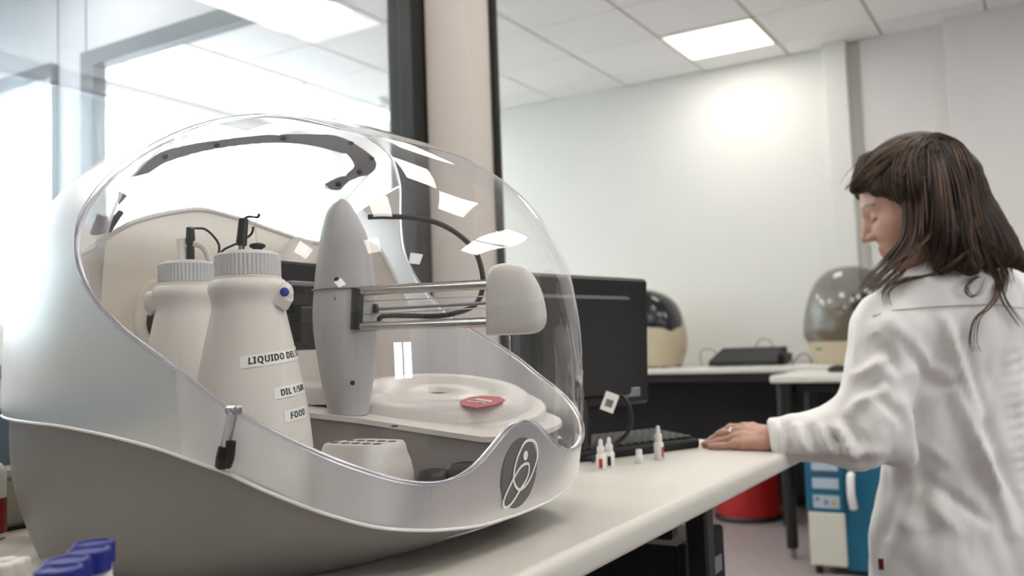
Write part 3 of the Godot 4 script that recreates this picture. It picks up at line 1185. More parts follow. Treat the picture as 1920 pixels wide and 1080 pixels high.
func bottle(capc: Vector3, label: String, front: bool) -> void:
	var y0 := DESK + 0.0325
	var t := thing("reagent_bottle", label, "bottle", Vector3(capc.x, y0, capc.z), "wash bottles in the analyser")
	var top := capc.y - y0 - 0.012       # underside of the cap
	var body := [Vector2(0, 0), Vector2(0.060, 0.0), Vector2(0.066, 0.006), Vector2(0.0685, 0.02), Vector2(0.0685, 0.06), Vector2(0.067, 0.09), Vector2(0.062, 0.13), Vector2(0.0555, 0.165), Vector2(0.048, 0.20), Vector2(0.0425, 0.225), Vector2(0.040, 0.238), Vector2(0.041, 0.247), Vector2(0.0435, 0.256), Vector2(0.0435, 0.262), Vector2(0.040, 0.268), Vector2(0.034, 0.271), Vector2(0.032, 0.276)]
	var k := top / 0.274
	for i in body.size():
		body[i] = Vector2(body[i].x, body[i].y * k)
	var mb := MB.new()
	var rows := []
	for p in body:
		rows.append(MB.ring(Vector3(0, p.y, 0), maxf(p.x, 0.0001), 56))
	rows = curve_rows(rows, 3)
	mb.rows(rows)
	obj("bottle_body", mb, M.hdpe, t)
	# lug at the shoulder
	for s in ([1] if front else [-1]):
		var d := (cam_basis * Vector3(s, 0, 0.25)).normalized()
		d.y = 0
		var lg := MB.new()
		lg.tube(curve([d * 0.036 + Vector3(0, 0.243 * k, 0), d * 0.046 + Vector3(0, 0.253 * k, 0), d * 0.0525 + Vector3(0, 0.255 * k, 0)], 4), PackedFloat32Array([0.014, 0.0135, 0.013, 0.0125, 0.012, 0.0115, 0.010, 0.008, 0.004]), 14)
		obj("shoulder_lug", lg, M.hdpe, t)
		if front:
			var q := d * 0.044 + Vector3(0, 0.254 * k, 0) + (EYE - capc).normalized() * 0.011
			obj("blue_dot", MB.new().lathe(q, [Vector2(0.0052, -0.001), Vector2(0.0048, 0.0015), Vector2(0, 0.002)], 16, Basis(Vector3.UP.cross((EYE - capc).normalized()).normalized(), (EYE - capc).normalized(), Vector3.UP)), M.blue_dot, t)
	# ribbed screw cap
	var cap := MB.new()
	var n := 144
	var c0 := PackedVector3Array()
	var c1 := PackedVector3Array()
	for j in n:
		var a := TAU * j / n
		var r := 0.0362 if j % 3 else 0.0349
		c0.append(Vector3(cos(a) * r, top - 0.001, -sin(a) * r))
		c1.append(Vector3(cos(a) * r * 0.995, top + 0.022, -sin(a) * r * 0.995))
	cap.rows([c0, c1], true, -1)
	var e0 := MB.ring(Vector3(0, top + 0.022, 0), 0.0352, n)
	var e1 := MB.ring(Vector3(0, top + 0.0245, 0), 0.0335, n)
	var e2 := MB.ring(Vector3(0, top + 0.0245, 0), 0.028, n)
	var e3 := MB.ring(Vector3(0, top + 0.027, 0), 0.026, n)
	cap.rows([c1, e0], true, 2)
	cap.rows([e0, e1], true, 3)
	cap.rows([e1, e2], true, 4)
	cap.rows([e2, e3], true, 5)
	cap.fan(e3, true, 6)
	var cp := obj("screw_cap", cap, mat(Color(0.82, 0.82, 0.82), 0.42), t)
	obj("cap_skirt", MB.new().lathe(Vector3(0, top - 0.006, 0), [Vector2(0.034, 0), Vector2(0.0365, 0.001), Vector2(0.0365, 0.004), Vector2(0.035, 0.005)], 48), M.hdpe, cp)
	var ct := top + 0.027
	var rt := cam_basis.x
	rt.y = 0
	rt = rt.normalized()
	if front:
		# jack plug with its cable and a rubber grommet with a thin clear tube
		var j0 := Vector3(0, ct, 0) - rt * 0.008
		var lean := (Vector3.UP + rt * 0.10).normalized()
		obj("plug_tip", MB.new().cyl(j0, j0 + lean * 0.008, 0.0045, 0.004, 14), M.chrome, t)
		obj("plug", MB.new().cyl(j0 + lean * 0.007, j0 + lean * 0.038, 0.0062, 0.0055, 16, 0.001), M.black, t)
		var g0 := Vector3(0, ct, 0) + rt * 0.011
		obj("rubber_grommet", MB.new().lathe(g0, [Vector2(0.006, 0), Vector2(0.0055, 0.003), Vector2(0.009, 0.005), Vector2(0.0085, 0.008), Vector2(0.004, 0.0095), Vector2(0, 0.0095)], 24), M.black, t)
		obj("thin_tube", MB.new().tube(curve([g0 + Vector3(0, 0.008, 0), g0 + Vector3(0, 0.025, 0) - rt * 0.002, g0 + Vector3(0, 0.044, 0) - rt * 0.002], 6), 0.0013, 8), M.tube_clear, t)
		obj("tube_clip", MB.new().cyl(g0 + Vector3(0, 0.036, 0) - rt * 0.008, g0 + Vector3(0, 0.050, 0) + rt * 0.010, 0.0017, 0.0017, 8).cyl(g0 + Vector3(0, 0.048, 0) - rt * 0.002, g0 + Vector3(0, 0.052, 0) - rt * 0.002, 0.0022, 0.0022, 8), M.tube_clear, t)
		var p0 := j0 + lean * 0.037
		var loopc := curve([p0, p0 + rt * 0.006 + Vector3(0, 0.003, 0), p0 + rt * 0.016 + Vector3(0, 0.002, 0), p0 + rt * 0.018 + Vector3(0, 0.006, 0)], 5)
		obj("plug_cable", MB.new().tube(loopc, 0.0014, 8), M.black, t)
		# lower run of the cable, joining the one from the other bottle
		var q: Array = []
		for s in [[475, 425], [470, 440], [445, 456], [420, 468], [410, 482], [402, 496]]:
			q.append(at(s[0], s[1], 1.045) - t.position)
		obj("plug_cable", MB.new().tube(curve(q, 5), 0.0014, 8), M.black, t)
		# printed tapes
		for lab in [["LIQUIDO DEL SISTEMA", 678, 466, 0.0072], ["DIL 1/500", 736, 526, 0.0068], ["FOOD", 779, 544, 0.0070]]:
			tape(t, lab[0], lab[1], lab[2], lab[3], rows)
	else:
		var j0 := Vector3(0, ct, 0) + rt * 0.004
		obj("plug", MB.new().cyl(j0, j0 + Vector3(0, 0.022, 0), 0.005, 0.0048, 14, 0.001).cyl(j0 + Vector3(0, 0.020, 0), j0 + Vector3(0, 0.044, 0), 0.0062, 0.0052, 14, 0.001), M.black, t)
		var f0 := Vector3(0, ct, 0) - rt * 0.008
		obj("hose_fitting", MB.new().lathe(f0, [Vector2(0.008, 0), Vector2(0.0075, 0.010), null, Vector2(0.0065, 0.011), Vector2(0.0068, 0.028), Vector2(0.006, 0.030), Vector2(0, 0.030)], 12), M.hdpe, t)
		obj("clear_hose", MB.new().tube(curve([f0 + Vector3(0, 0.02, 0), f0 + Vector3(0, 0.022, 0) + rt * 0.02, f0 + Vector3(0, 0.012, 0) + rt * 0.032, f0 + Vector3(0, -0.01, 0) + rt * 0.038], 6), 0.0042, 10), M.hdpe, t)
		var q := [j0 + Vector3(0, 0.043, 0)]
		for s in [[368, 428], [385, 430], [402, 445], [411, 462], [408, 482], [402, 496]]:
			q.append(at(s[0], s[1], 1.13) - t.position)
		obj("plug_cable", MB.new().tube(curve(q, 5), 0.0015, 8), M.black, t)

func tape(t: Node3D, text: String, py: float, px: float, size: float, rows: Array) -> void:
	# paper tape wrapped on the bottle wall with the letters on it; px is where the text begins in the photograph
	var d := cam_basis * Vector3((px - 960.0) / FPX, -(py - 540.0) / FPX, -1.0)
	var c := t.position
	# where the sight line meets the bottle wall
	var s := 0.7
	var p := EYE + d * s
	while s < 1.3:
		p = EYE + d * s
		if Vector2(p.x - c.x, p.z - c.z).length() < wall_r(rows, p.y - c.y):
			break
		s += 0.0005
	var y := p.y - c.y
	var a0 := atan2(-(p.z - c.z), p.x - c.x)
	var tm := TextMesh.new()
	var fnt := SystemFont.new()
	fnt.font_names = PackedStringArray(["Droid Sans"])
	fnt.font_weight = 700
	tm.font = fnt
	tm.font_size = 32
	tm.text = text
	tm.depth = 0.0
	tm.pixel_size = size / 23.0
	tm.horizontal_alignment = HORIZONTAL_ALIGNMENT_LEFT
	var arr := tm.get_mesh_arrays()
	var v: PackedVector3Array = arr[Mesh.ARRAY_VERTEX]
	var lo := 1e9
	var hi := -1e9
	var ylo := 1e9
	var yhi := -1e9
	for q in v:
		lo = minf(lo, q.x)
		hi = maxf(hi, q.x)
		ylo = minf(ylo, q.y)
		yhi = maxf(yhi, q.y)
	var tilt := 0.10
	var wrap := func(u: float, w: float, off: float) -> Vector3:
		var yy := y + w + u * tilt
		var r := wall_r(rows, yy) + off
		var a := a0 + u / wall_r(rows, y)
		return Vector3(cos(a) * r, yy, -sin(a) * r)
	var pad := size * 0.45
	var tp := MB.new()
	var nn := 28
	for i in nn:
		var u0 := lerpf(-size * 1.2, hi - lo + pad, float(i) / nn)
		var u1 := lerpf(-size * 1.2, hi - lo + pad, float(i + 1) / nn)
		tp.quad(wrap.call(u0, -size * 0.9, 0.0006), wrap.call(u0, size * 0.9, 0.0006), wrap.call(u1, size * 0.9, 0.0006), wrap.call(u1, -size * 0.9, 0.0006))
	var tape_o := obj("label_tape", tp, M.label, t)
	var idx: PackedInt32Array = arr[Mesh.ARRAY_INDEX]
	var lt := MB.new()
	for i in range(0, idx.size(), 3):
		var q: Array = []
		for k in 3:
			var e := v[idx[i + k]]
			q.append(wrap.call(e.x - lo, e.y - (ylo + yhi) * 0.5, 0.0011))
		lt.tri(q[0], q[1], q[2])
	obj("lettering", lt, M.ink, tape_o)

func wall_r(rows: Array, y: float) -> float:
	for i in rows.size() - 1:
		if rows[i + 1][0].y >= y and rows[i + 1][0].y > rows[i][0].y:
			var u: float = clampf((y - rows[i][0].y) / (rows[i + 1][0].y - rows[i][0].y), 0.0, 1.0)
			return lerpf(rows[i][0].x, rows[i + 1][0].x, u)
	return 0.03

func build_desk_items() -> void:
	# ---------------------------------------------------------------- monitor seen from behind
	var mc := at(1128, 650, 1.86)
	var t := thing("computer_monitor", "black flat computer monitor seen from behind, beside the domed analyser", "monitor", Vector3(mc.x, DESK, mc.z))
	var tl := at(1066, 533, 1.80)
	var tr := at(1178, 525, 1.95)
	var rt := tr - tl
	rt.y = 0
	rt = rt.normalized()
	var up := (Vector3.UP + rt.cross(Vector3.UP) * 0.04).normalized()
	# the sheet faces away: its back normal looks at the camera and to the left
	var nb := rt.cross(up).normalized()
	var bs := Basis(rt, up, nb)
	var br := at(1207, 755, 1.93)
	var o := br + up * 0.130 - rt * 0.20 - t.position
	o = o + up * 0.002
	obj("display_shell", MB.new().box(o, Vector3(0.40, 0.262, 0.03), 0.006, bs), M.black, t)
	obj("back_bulge", MB.new().box(o - rt * 0.035 - up * 0.008 + nb * 0.024, Vector3(0.285, 0.20, 0.03), 0.008, bs), M.black, t)
	var vent := MB.new()
	for k in 9:
		vent.box(o - rt * 0.02 + up * (0.012 - 0.009 * k + 0.03) + nb * 0.0395, Vector3(0.15, 0.003, 0.001), 0.0, bs)
	obj("vent_slots", vent, M.charcoal, t)
	obj("bezel", MB.new().box(o - nb * 0.017, Vector3(0.405, 0.267, 0.008), 0.003, bs), M.black, t)
	obj("port_plate", MB.new().box(o - rt * -0.10 - up * 0.105 + nb * 0.017, Vector3(0.12, 0.018, 0.006), 0.001, bs), M.steel, t)
	var foot := o - up * 0.13 - rt * 0.02
	obj("neck", MB.new().cyl(Vector3(foot.x, 0.01, foot.z), foot + up * 0.05, 0.022, 0.018, 20), M.black, t)
	obj("stand_base", MB.new().lathe(Vector3(foot.x, 0, foot.z), [Vector2(0, 0.0005), Vector2(0.067, 0.0005), Vector2(0.07, 0.006), Vector2(0.06, 0.012), Vector2(0.02, 0.015), Vector2(0, 0.015)], 40), M.black, t)
	# its cable with a barcode tag
	var cb := thing("monitor_cable", "black cable looping down from the monitor, a white barcode tag on it", "cable", Vector3(0, 0, 0))
	var q := []
	for s in [[1150, 738, 1.72], [1172, 748, 1.70], [1183, 775, 1.69], [1180, 805, 1.69], [1160, 828, 1.69], [1135, 842, 1.68], [1110, 846, 1.66]]:
		q.append(at(s[0], s[1], s[2]))
	q[-1].y = DESK + 0.006
	obj("cord", MB.new().tube(curve(q, 5), 0.004, 8), M.black, cb)
	var tg := at(1143, 754, 1.70)
	var tb := Basis(cam_basis.z, 0.0) * cam_basis * Basis(Vector3.BACK, -0.35)
	obj("tag", MB.new().box(tg, Vector3(0.026, 0.036, 0.0012), 0.0, tb), M.label, cb)
	var bars := MB.new()
	for k in 6:
		bars.box(tg + tb * Vector3(-0.006 + 0.0024 * k, -0.002, 0.0009), Vector3(0.0012 if k % 2 else 0.0018, 0.014, 0.0004), 0.0, tb)
	obj("barcode", bars, M.ink, cb)

	# ---------------------------------------------------------------- keyboard
	var kf := on(1293, 832, 1, DESK)
	var kb := thing("keyboard", "black computer keyboard lying behind the small dropper bottles", "keyboard", Vector3(kf.x, DESK, kf.z))
	var kx := (at(1293, 830, 1.8) - at(1100, 843, 1.72))
	var right := Vector3(kf.x - -0.86, 0, kf.z - -1.55).normalized()
	right = Vector3(0.72, 0, -0.69).normalized() * 1.0
	right = Vector3(0.45, 0, -0.89).normalized()
	var fw := Vector3(right.z, 0, -right.x)      # away from the bottles
	if fw.x > 0:
		fw = -fw
	var kbs := Basis(right, Vector3.UP, right.cross(Vector3.UP))
	kbs = kbs * Basis(Vector3.RIGHT, 0.07)
	var ctr := -right * 0.252 + Vector3(0, 0.014, 0)
	obj("keyboard_body", MB.new().box(ctr, Vector3(0.43, 0.018, 0.145), 0.004, kbs), M.black_matt, kb)
	var key := MB.new().box(Vector3.ZERO, Vector3(0.0165, 0.007, 0.0165), 0.0025).mesh()
	var km := mat(Color(0.05, 0.052, 0.057), 0.5)
	for r in 6:
		for c in 22:
			var ko := obj("key", key, km, kb)
			ko.transform = Transform3D(kbs, ctr + kbs * Vector3(-0.2 + 0.019 * c, 0.011, -0.055 + 0.0205 * r))
	# ---------------------------------------------------------------- dropper bottles
	dropper(on(1128, 880, 1, DESK), 0.052, "white dropper bottle with a red label stripe, half hiding its twin behind", true, true)
	dropper(on(1144, 877, 1, DESK) + Vector3(-0.006, 0, -0.012), 0.052, "white dropper bottle with small black print, behind the red striped one", true, false)
	dropper(on(1199, 869, 1, DESK), 0.026, "tiny translucent white vial standing alone between the dropper bottles", false, false)
	dropper(on(1236, 861, 1, DESK), 0.062, "tallest white dropper bottle with a long nozzle in front of the keyboard", true, true)

	# ---------------------------------------------------------------- blue capped tubes in the foreground
	var labs := ["blue capped sample tube, rearmost of the four beside the analyser", "blue capped sample tube, second from the rear of the four", "blue capped sample tube, second from the front of the four", "blue capped sample tube, frontmost of the four"]
	var k := 0
	for s in [[176, 1016, 74, 0.62], [166, 1030, 80, 0.58], [125, 1048, 84, 0.55], [110, 1064, 86, 0.53]]:
		var p := at(s[0], s[1], s[3])
		var rad: float = s[2] * 0.5 * s[3] / FPX
		var tt := thing("sample_tube", labs[k], "tube", Vector3(p.x, DESK, p.z), "blue capped tubes by the analyser")
		var hh := p.y - DESK
		obj("tube_body", MB.new().lathe(Vector3.ZERO, [Vector2(0, 0), Vector2(rad * 0.5, 0.001), Vector2(rad * 0.86, 0.012), Vector2(rad * 0.86, hh - 0.012), Vector2(rad * 0.80, hh - 0.012), Vector2(rad * 0.78, 0.014), Vector2(0, 0.004)], 28), mat(Color(0.78, 0.78, 0.78), 0.3), tt)
		var n := 60
		var c0 := PackedVector3Array()
		var c1 := PackedVector3Array()
		for j in n:
			var a := TAU * j / n
			var r := rad * (1.0 if j % 2 else 0.965)
			c0.append(Vector3(cos(a) * r, hh - 0.014, -sin(a) * r))
			c1.append(Vector3(cos(a) * r, hh - 0.0015, -sin(a) * r))
		var e0 := MB.ring(Vector3(0, hh, 0), rad * 0.94, n)
		var e1 := MB.ring(Vector3(0, hh, 0), rad * 0.84, n)
		var e2 := MB.ring(Vector3(0, hh - 0.0012, 0), rad * 0.80, n)
		obj("tube_cap", MB.new().rows([c0, c1], true, -1).rows([c1, e0], true, 1).rows([e0, e1], true, 2).rows([e1, e2], true, 3).fan(e2, true, 4), M.blue_cap, tt)
		k += 1
	# white capped vials at the corner
	k = 0
	for s in [[32, 1052, 30, 0.60], [42, 1046, 28, 0.63], [8, 1058, 32, 0.58], [16, 1046, 30, 0.62], [-8, 1050, 30, 0.64]]:
		var p := at(s[0], s[1], s[3])
		var rad: float = s[2] * 0.5 * s[3] / FPX
		var vt := thing("white_cap_vial", ["small white capped vial at the edge of the cluster by the blue capped tubes", "small white capped vial behind the edge one of the cluster", "small white capped vial at the front of the cluster", "small white capped vial in the middle of the cluster", "small white capped vial at the back of the cluster"][k], "vial", Vector3(p.x, DESK, p.z), "white capped vials by the blue capped tubes")
		var hh := p.y - DESK
		obj("vial_body", MB.new().lathe(Vector3.ZERO, [Vector2(0, 0), Vector2(rad * 0.85, 0.001), Vector2(rad * 0.85, hh - 0.009)], 20), M.white_plastic, vt)
		obj("vial_cap", MB.new().lathe(Vector3(0, hh - 0.010, 0), [Vector2(rad * 0.97, 0), Vector2(rad, 0.001), Vector2(rad, 0.008), null, Vector2(rad * 0.9, 0.010), null, Vector2(0, 0.010)], 28), mat(Color(0.80, 0.78, 0.75), 0.45), vt)
		k += 1
	# wash bottle with a red label just entering the picture
	var wb := on(-36, 1010, 1, DESK) + Vector3(0.016, 0, 0)
	var wt := thing("squat_bottle", "white bottle with a red label standing against the trunking", "bottle", wb)
	obj("bottle_body", MB.new().lathe(Vector3.ZERO, [Vector2(0, 0), Vector2(0.019, 0.001), Vector2(0.021, 0.004), Vector2(0.021, 0.085), Vector2(0.016, 0.094), Vector2(0.010, 0.098), Vector2(0.010, 0.108), Vector2(0, 0.108)], 32), M.white_gloss, wt)
	obj("red_label", MB.new().lathe(Vector3.ZERO, [Vector2(0.0214, 0.008), Vector2(0.0214, 0.052)], 32), mat(Color(0.55, 0.06, 0.06), 0.5), wt)

func dropper(p: Vector3, h: float, label: String, nozzle: bool, stripe: bool) -> void:
	var t := thing("dropper_bottle", label, "bottle", p, "dropper bottles on the desk")
	var r := 0.0092 if nozzle else 0.0075
	var b := h * (0.52 if nozzle else 0.62)
	obj("bottle_body", MB.new().lathe(Vector3.ZERO, [Vector2(0, 0), Vector2(r * 0.9, 0.0), Vector2(r, 0.001), Vector2(r, b - 0.003), Vector2(r * 0.8, b), Vector2(r * 0.62, b + 0.001), Vector2(r * 0.62, b + 0.003)], 24), M.white_gloss, t)
	if nozzle:
		obj("dropper_cap", MB.new().lathe(Vector3(0, b + 0.001, 0), [Vector2(r * 0.74, 0), Vector2(r * 0.74, h * 0.20), Vector2(r * 0.62, h * 0.22), Vector2(r * 0.45, h * 0.25), Vector2(r * 0.36, h * 0.44), Vector2(r * 0.2, h * 0.47), Vector2(0, h * 0.47)], 20), M.white_plastic, t)
		var side := cam_basis.x if h > 0.06 else -cam_basis.z * -0.2 - cam_basis.x * 0.25
		var a := atan2(-(cam_basis.z + side * 0.9).z, (cam_basis.z + side * 0.9).x)
		var lb := MB.new()
		var n := 6
		for i in n:
			var a0 := a - 0.35 + 0.7 * i / n
			var a1 := a - 0.35 + 0.7 * (i + 1) / n
			var rr := r + 0.0003
			lb.quad(Vector3(cos(a0) * rr, b * 0.12, -sin(a0) * rr), Vector3(cos(a0) * rr, b * 0.72, -sin(a0) * rr), Vector3(cos(a1) * rr, b * 0.72, -sin(a1) * rr), Vector3(cos(a1) * rr, b * 0.12, -sin(a1) * rr))
		obj("label_stripe", lb, mat(Color(0.72, 0.16, 0.10), 0.5) if stripe else M.charcoal, t)
	else:
		obj("vial_cap", MB.new().lathe(Vector3(0, b, 0), [Vector2(r * 0.8, 0), Vector2(r * 0.8, h * 0.3), Vector2(r * 0.7, h * 0.36), Vector2(0, h * 0.36)], 20), M.white_plastic, t)

func build_background() -> void:
	var zw := -6.2
	# ---------------------------------------------------------------- long bench at the back wall
	var zf := -5.47
	var by := 0.945
	var b := thing("long_bench", "long white topped bench on black legs along the back wall", "bench", Vector3(0, 0, 0))
	obj("bench_top", MB.new().box(Vector3(-2.35, by - 0.018, (zw + zf) / 2 + 0.01), Vector3(3.9, 0.036, zf - zw - 0.02), 0.006), M.desk, b)
	for x in [-4.2, -2.93, -1.44, -0.5]:
		obj("leg", MB.new().box(Vector3(x, (by - 0.036) / 2, zf - 0.06), Vector3(0.05, by - 0.036, 0.05), 0.004), M.black, b)
	obj("front_rail", MB.new().box(Vector3(-2.35, by - 0.062, zf - 0.06), Vector3(3.7, 0.05, 0.03), 0.003), M.black, b)
	obj("modesty_panel", MB.new().box(Vector3(-2.35, 0.63, zw + 0.15), Vector3(3.7, 0.52, 0.02), 0.003), mat(Color(0.10, 0.10, 0.10), 0.7), b)
	obj("modesty_panel", MB.new().box(Vector3(-2.35, 0.22, zw + 0.17), Vector3(3.7, 0.26, 0.02), 0.003), mat(Color(0.135, 0.14, 0.145), 0.7), b)
	# ---------------------------------------------------------------- side table with the mouse
	var ty := 0.925
	var s := thing("side_table", "white topped table on round black legs standing before the wall bench", "table", Vector3(0, 0, 0))
	obj("table_top", MB.new().box(Vector3(-0.62, ty - 0.02, -5.02), Vector3(1.30, 0.04, 0.70), 0.008), M.desk, s)
	for q in [[-1.215, -4.73], [-1.215, -5.31], [-0.05, -4.73], [-0.05, -5.31]]:
		var lg := obj("leg", MB.new().cyl(Vector3(q[0], 0.05, q[1]), Vector3(q[0], ty - 0.04, q[1]), 0.028, 0.042, 20), M.black, s)
		obj("foot", MB.new().cyl(Vector3(q[0], 0.0005, q[1]), Vector3(q[0], 0.05, q[1]), 0.018, 0.014, 16, 0.002), M.steel, lg)
	obj("lower_shelf", MB.new().box(Vector3(-0.64, 0.46, -5.25), Vector3(1.15, 0.04, 0.14), 0.004), M.desk, s)
	obj("cross_rail", MB.new().box(Vector3(-0.63, ty - 0.07, -4.78), Vector3(1.12, 0.05, 0.03), 0.003), M.black, s)
	var mp := on(1560, 692, 1, ty)
	mp.z = maxf(mp.z, -5.2)
	mp = Vector3(-0.99, ty, -5.0)
	var mo := MB.new()
	var mr := []
	for q in [[0.0005, 0.055], [0.008, 0.060], [0.02, 0.055], [0.03, 0.042], [0.036, 0.022], [0.038, 0.004]]:
		mr.append(MB.ring(mp + Vector3(-q[0] * 0.2, q[0], 0), q[1], 28, Basis.IDENTITY, 1.0, 0.6))
	mo.rows(mr).fan(mr[-1], true, 0)
	tag(obj("computer_mouse", mo, M.black), "black computer mouse lying on the side table", "mouse")

	# ---------------------------------------------------------------- beige analyser on the bench
	var p := Vector3(-2.40, by, -5.80)
	var t := thing("beige_analyser", "beige rounded benchtop analyser with a dark tinted lid by the wall", "analyser", p)
	var loops := []
	var hood := []
	# side profile runs along x (front to the right); widths in z
	for q in [[0.012, -0.20, 0.235, 0.19], [0.03, -0.21, 0.225, 0.20], [0.10, -0.21, 0.255, 0.205], [0.18, -0.21, 0.265, 0.205], [0.27, -0.205, 0.255, 0.20], [0.36, -0.20, 0.235, 0.19], [0.43, -0.19, 0.20, 0.175], [0.48, -0.17, 0.145, 0.155], [0.515, -0.14, 0.07, 0.125], [0.53, -0.09, 0.0, 0.08], [0.533, -0.06, -0.04, 0.02]]:
		var row := PackedVector3Array()
		var cx: float = (q[1] + q[2]) / 2
		var hw: float = (q[2] - q[1]) / 2
		for j in 56:
			var a := TAU * j / 56
			var k := pow(pow(absf(cos(a)), 3.0) + pow(absf(sin(a)), 3.0), -1.0 / 3.0)
			row.append(Vector3(cx + cos(a) * k * hw, q[0], -sin(a) * k * q[3]))
		loops.append(row)
	loops = curve_rows(loops, 3)
	obj("casing", MB.new().rows(loops).fan(loops[0], false, 1), M.beige, t)
	# tinted lid: a patch of the same surface pushed out, facing front and near side
	var lid := []
	for i in range(11, 28):
		var row := PackedVector3Array()
		var src: PackedVector3Array = loops[i]
		var f := (i - 11) / 16.0
		var w: float = 7.0 * sqrt(maxf(0.0, 1.0 - pow(2.0 * f - 1.0, 6.0))) + 0.4
		for j in 25:
			var u: float = -6.0 + w * (j / 12.0 - 1.0)
			var a := posmod(int(floor(u)), 56)
			var b2 := posmod(a + 1, 56)
			var pp := src[a].lerp(src[b2], u - floor(u))
			row.append(pp + Vector3(pp.x - 0.0, 0.12, pp.z).normalized() * 0.006)
		lid.append(row)
	obj("tinted_lid", MB.new().rows(lid, false), M.smoke, t)
	obj("base_seam", MB.new().tube(MB.ring(Vector3(0.03, 0.105, 0), 0.226, 48, Basis.IDENTITY, 1.0, 0.9), 0.004, 6, true), mat(Color(0.45, 0.41, 0.36), 0.6), t)
	for q in [[-0.15, -0.13], [-0.15, 0.13], [0.17, -0.13], [0.17, 0.13]]:
		obj("foot", MB.new().cyl(Vector3(q[0], 0.0003, q[1]), Vector3(q[0], 0.02, q[1]), 0.022, 0.02, 16), M.black, t)

	# ---------------------------------------------------------------- smoky dome analyser
	var sp := Vector3(-1.06, by, -5.78)
	var d := thing("smoky_dome_analyser", "tan analyser under a tall smoke tinted dome at the end of the wall bench", "analyser", sp)
	var bl := []
	for q in [[0.0005, 0.22], [0.03, 0.235], [0.08, 0.25], [0.11, 0.255], [0.14, 0.262]]:
		bl.append(MB.ring(Vector3(0, q[0], 0), q[1], 48, Basis.IDENTITY, 1.0, 0.8))
	obj("base_casing", MB.new().rows(bl).fan(bl[0], false, 1).fan(bl[-1], true, 2), M.beige, d)
	var dl := []
	for i in 19:
		var a := PI / 2 * i / 18.0
		var y := 0.14 + 0.45 * sin(a)
		var r := 0.285 * pow(cos(a), 0.72) + 0.001
		if i == 0:
			r = 0.266
		dl.append(MB.ring(Vector3(0, y, 0), r, 56, Basis.IDENTITY, 1.0, 0.82))
	var sm := mat(Color(0.30, 0.27, 0.22, 0.45), 0.06)
	sm.transparency = BaseMaterial3D.TRANSPARENCY_ALPHA
	obj("smoked_dome", MB.new().rows(dl), sm, d)
	obj("inner_drum", MB.new().lathe(Vector3(-0.08, 0.14, 0.04), [Vector2(0.10, 0), Vector2(0.12, 0.04), Vector2(0.12, 0.16), Vector2(0.09, 0.2), Vector2(0, 0.2)], 32), mat(Color(0.60, 0.56, 0.47), 0.6), d)
	obj("inner_tower", MB.new().box(Vector3(0.08, 0.28, 0.02), Vector3(0.12, 0.28, 0.12), 0.01), M.black_matt, d)
	obj("green_badge", MB.new().box(Vector3(-0.16, 0.095, 0.186), Vector3(0.035, 0.012, 0.006), 0.001), mat(Color(0.10, 0.42, 0.20), 0.5), d)

	# ---------------------------------------------------------------- flat black box with its cables
	var xb := Vector3(-1.68, by, -5.78)
	var bxn := thing("document_scanner", "flat black box with a sloping front lying on the wall bench", "scanner", xb)
	var lo := PackedVector3Array([Vector3(-0.235, 0.004, 0.15), Vector3(0.20, 0.004, 0.15), Vector3(0.20, 0.004, -0.15), Vector3(-0.235, 0.004, -0.15)])
	var mid := PackedVector3Array([Vector3(-0.235, 0.035, 0.15), Vector3(0.20, 0.035, 0.15), Vector3(0.20, 0.035, -0.15), Vector3(-0.235, 0.035, -0.15)])
	var hi := PackedVector3Array([Vector3(-0.19, 0.115, -0.02), Vector3(0.19, 0.115, -0.02), Vector3(0.19, 0.115, -0.14), Vector3(-0.19, 0.115, -0.14)])
	obj("scanner_body", MB.new().rows([lo, mid], true, -1).rows([mid, hi], true, -1).fan(hi, true, -1).fan(lo, false, -1), M.charcoal, bxn)
	obj("side_grip", MB.new().box(Vector3(0.215, 0.045, -0.02), Vector3(0.03, 0.06, 0.2), 0.006), M.black, bxn)
	for q in [-0.18, 0.15]:
		obj("foot", MB.new().box(Vector3(q, 0.002, 0.0), Vector3(0.04, 0.004, 0.2), 0.0), M.black, bxn)
	var cs := [[[-2.04, -5.86], [-2.02, -5.8], [-1.98, -5.95], [-1.95, -5.97], 0.10, "thin grey lead arching up left of the black scanner"], [[-1.75, -5.98], [-1.70, -6.02], [-1.62, -6.02], [-1.56, -5.98], 0.15, "thin grey lead arching up behind the black scanner"], [[-1.42, -5.75], [-1.36, -5.72], [-1.34, -5.82], [-1.33, -5.90], 0.06, "black lead lying between the scanner and the smoky dome"]]
	for c in cs:
		var pts := []
		for i in 4:
			pts.append(Vector3(c[i][0], by + (0.004 if i == 0 or i == 3 else c[4]), c[i][1]))
		tag(obj("power_lead", MB.new().tube(curve(pts, 8), 0.0035, 8), M.black if c[4] < 0.08 else mat(Color(0.45, 0.43, 0.41), 0.5)), c[5], "cable")
	# white socket box by the wall
	tag(obj("socket_box", MB.new().box(Vector3(-2.0, by + 0.035, -6.13), Vector3(0.09, 0.068, 0.05), 0.006), M.white_plastic), "small white socket box on the bench against the back wall", "socket")

	# ---------------------------------------------------------------- red waste bin
	var bp := Vector3(-1.72, 0, -5.68)
	var bn := thing("waste_bin", "round red waste bin with a black foot and lid hinge under the wall bench", "bin", bp)
	obj("bin_foot", MB.new().lathe(Vector3.ZERO, [Vector2(0, 0.0005), Vector2(0.205, 0.0005), Vector2(0.21, 0.01), Vector2(0.205, 0.03), Vector2(0.19, 0.035)], 48), M.black, bn)
	obj("bin_body", MB.new().lathe(Vector3.ZERO, [Vector2(0.197, 0.03), Vector2(0.197, 0.034), Vector2(0.178, 0.40), Vector2(0.172, 0.44), null, Vector2(0.15, 0.45), Vector2(0, 0.455)], 48), M.red, bn)
